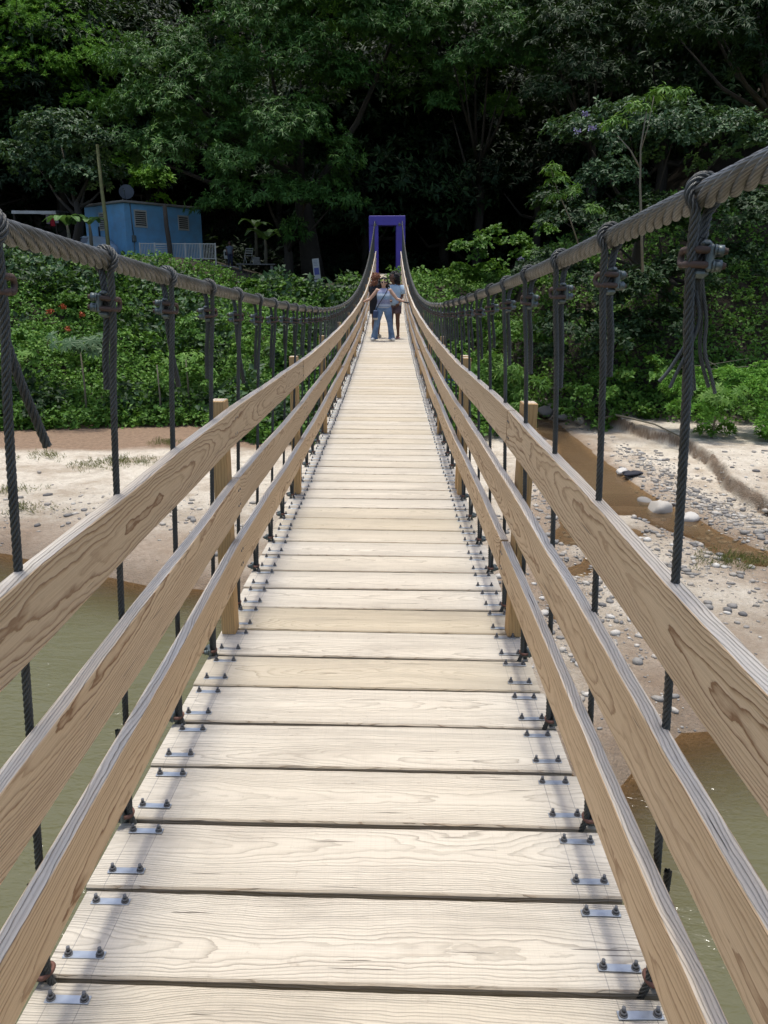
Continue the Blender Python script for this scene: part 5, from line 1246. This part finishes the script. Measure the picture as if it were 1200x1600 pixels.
m = MB(); m.path([(.11, -.03, 1.36), (.07, -.115, 1.28), (.0, -.165, 1.15), (-.08, -.155, 1.02), (-.15, -.13, .90), (-.19, -.09, .80)], .012, 6, flat=.4); m.path([(.11, -.03, 1.36), (.06, .11, 1.25), (-.10, .15, 1.0), (-.19, .03, .80)], .012, 6, flat=.4); m.build('bag_strap', M['black'], root)
m = MB(); m.box((-.205, -.06, .70), (.12, .20, .20), Matrix.Rotation(.1, 3, 'Y'), .02); m.build('shoulder_bag', simple('navy_bag', (.03, .06, .14), .7), root); m = MB(); m.box((-.2, -.09, .585), (.12, .12, .07), None, .015); m.build('bag_base', M['white'], root)
eyes(root, hd, f, rt)
# --- companion in black dress behind, at the left rail
JB = dict(pelvis=(0, 0, .88), chest=(.01, .02, 1.16), neck=(0, .01, 1.37), head=(.01, -.02, 1.50), shL=(.15, .01, 1.30), shR=(-.15, .02, 1.30), elL=(.20, -.08, 1.06), elR=(-.21, .04, 1.05), wrL=(.14, -.24, .98), wrR=(-.20, -.10, .88), hpL=(.075, 0, .83), hpR=(-.075, 0, .83), knL=(.075, -.02, .47), knR=(-.06, .0, .47), anL=(.08, .01, ANK), anR=(-.07, .05, ANK))
yb_ = py_ + .75; root, hd, f, rt = human('person', 'companion in a short black dress with long auburn curls, standing behind at the left rail', (at(588, 520, yb_).x, yb_, deckz(yb_) + .002), math.radians(160), JB, M['skin_m'], 1.6, {'L': ((-.2, -.8, .1), (0, 0, 1), .8), 'R': ((0, -.6, -.6), (-1, 0, 0), .6)})
m = MB(); m.loft([((0, .0, .60), .175, .13), ((0, 0, .66), .18, .14), ((0, 0, .80), .188, .14), ((0, 0, .90), .182, .132), ((0, .01, 1.03), .152, .118), ((.01, .01, 1.16), .172, .135), ((.01, .02, 1.26), .172, .115), ((0, .02, 1.33), .11, .075)], n=22)
for s_ in 'LR': sleeve(m, JB['sh' + s_], Vector(JB['sh' + s_]).lerp(Vector(JB['el' + s_]), .55), .066, .060)
m.build('black_dress', simple('black_dress_cloth', (.012, .013, .018), .9, 0, .01, 12), root)
for s_ in 'LR': m = MB(); shoe(m, JB['an' + s_], (0, -1, 0)); m.build('shoe', M['white'], root)
curls(root, hd, f, M['hair_a'], [(hd + Vector((0, .03, .02)), (.115, .11, .12), 120), (hd + Vector((0, .07, -.12)), (.12, .07, .13), 110), (hd + Vector((0, .08, -.25)), (.09, .05, .08), 60)], .011, 2); eyes(root, hd, f, rt)
# --- companion in pale blue shirt and patterned shorts, head bent, at the right
JC = dict(pelvis=(0, 0, .90), chest=(0, 0, 1.19), neck=(-.01, -.02, 1.40), head=(-.03, -.08, 1.51), shL=(.16, 0, 1.32), shR=(-.16, 0, 1.32), elL=(.20, .0, 1.07), elR=(-.19, -.05, 1.08), wrL=(.16, -.14, .90), wrR=(-.08, -.22, .96), hpL=(.085, 0, .85), hpR=(-.085, 0, .85), knL=(.09, -.02, .48), knR=(-.08, -.01, .48), anL=(.10, .02, ANK), anR=(-.09, .02, ANK))
yc_ = py_ + .62; root, hd, f, rt = human('person', 'companion in loose pale blue shirt and patterned shorts, head bent, behind the woman in jeans', (at(616, 520, yc_).x, yc_, deckz(yc_) + .002), math.radians(-12), JC, M['skin_d'], 1.65, {'L': ((-.3, -.6, -.5), (1, 0, 0), .6), 'R': ((.4, -.8, 0), (0, 0, 1), .8)}, head_dir=(-.75, -.75, -.3))
m = MB(); m.loft([((0, 0, .83), .19, .145), ((0, 0, .90), .195, .15), ((0, 0, 1.05), .178, .135), ((0, -.01, 1.18), .185, .14), ((0, 0, 1.29), .175, .115), ((0, 0, 1.36), .10, .07)], n=22)
for s_ in 'LR': sleeve(m, Vector(JC['sh' + s_]) + Vector((0, 0, .01)), Vector(JC['sh' + s_]).lerp(Vector(JC['el' + s_]), .85), .075, .085)
m.build('pale_shirt', simple('pale_blue_shirt', (.42, .56, .66), .85, 0, .01, 14, .5, 18, (.30, .36, .45)), root)
m = MB(); m.loft([((0, 0, .78), .17, .12), ((0, 0, .88), .178, .13), ((0, 0, .93), .172, .125)], n=22)
for s_ in 'LR': hp, kn = Vector(JC['hp' + s_]), Vector(JC['kn' + s_]); m.path([hp + Vector((0, 0, .02)), hp.lerp(kn, .45), hp.lerp(kn, .62)], [.10, .098, .098], 14)
o = m.build('patterned_shorts', simple('dark_print_cloth', (.05, .035, .045), .9, 0, 0, 10, .9, 60, (.22, .14, .15)), root)
for s_ in 'LR':
    m = MB(); an = Vector(JC['an' + s_]); m.box(an + Vector((0, -.05, -.085)), (.085, .24, .02), None, .008); m.path([an + Vector((-.045, -.07, -.075)), an + Vector((0, -.075, -.02)), an + Vector((.045, -.07, -.075))], .008, 6); m.build('sandal', simple('pink_sandal', (.55, .25, .25), .6), root)
curls(root, hd, f, M['hair_b'], [(hd + Vector((.04, .05, .04)), (.13, .13, .13), 200), (hd + Vector((.09, .08, -.08)), (.07, .07, .09), 70)], .013, 3); eyes(root, hd, f, rt)
# --- person standing in the yard
JY = dict(pelvis=(0, 0, .90), chest=(0, 0, 1.19), neck=(0, 0, 1.40), head=(0, -.01, 1.53), shL=(.16, 0, 1.33), shR=(-.16, 0, 1.33), elL=(.20, .02, 1.08), elR=(-.20, .02, 1.08), wrL=(.20, -.08, .86), wrR=(-.20, -.08, .86), hpL=(.085, 0, .85), hpR=(-.085, 0, .85), knL=(.09, -.02, .48), knR=(-.09, -.02, .48), anL=(.10, .02, ANK), anR=(-.10, .02, ANK))
pk = at(361, 433, 44.6); root, hd, f, rt = human('person', 'person in a grey shirt and dark trousers standing in shade beside the concrete table', (pk.x, 44.6, max(pk.z, tz(pk.x, 44.6))), .3, JY, M['skin_d'], 1.6, {'L': ((0, -.3, -1), (1, 0, 0), .4), 'R': ((0, -.3, -1), (-1, 0, 0), .4)}); root.scale = (.85, .85, .85)
m = MB(); m.loft([((0, 0, .86), .178, .13), ((0, 0, 1.0), .165, .125), ((0, -.01, 1.18), .18, .135), ((0, 0, 1.30), .17, .11), ((0, 0, 1.37), .10, .07)], n=20)
for s_ in 'LR': sleeve(m, JY['sh' + s_], Vector(JY['sh' + s_]).lerp(Vector(JY['el' + s_]), .6), .068, .062)
m.build('grey_shirt', simple('grey_shirt_cloth', (.12, .14, .17), .9), root)
m = MB(); m.loft([((0, 0, .78), .168, .115), ((0, 0, .90), .174, .125)], n=20)
for s_ in 'LR': hp, kn, an = [Vector(JY[q + s_]) for q in ('hp', 'kn', 'an')]; m.path([hp + Vector((0, 0, .02)), hp.lerp(kn, .5), kn, an], [.10, .088, .068, .062], 14)
m.build('trousers', simple('navy_trousers', (.02, .025, .05), .9), root)
curls(root, hd, f, M['hair_b'], [(hd + Vector((0, .02, .04)), (.085, .10, .085), 60)], .010, 4); eyes(root, hd, f, rt)
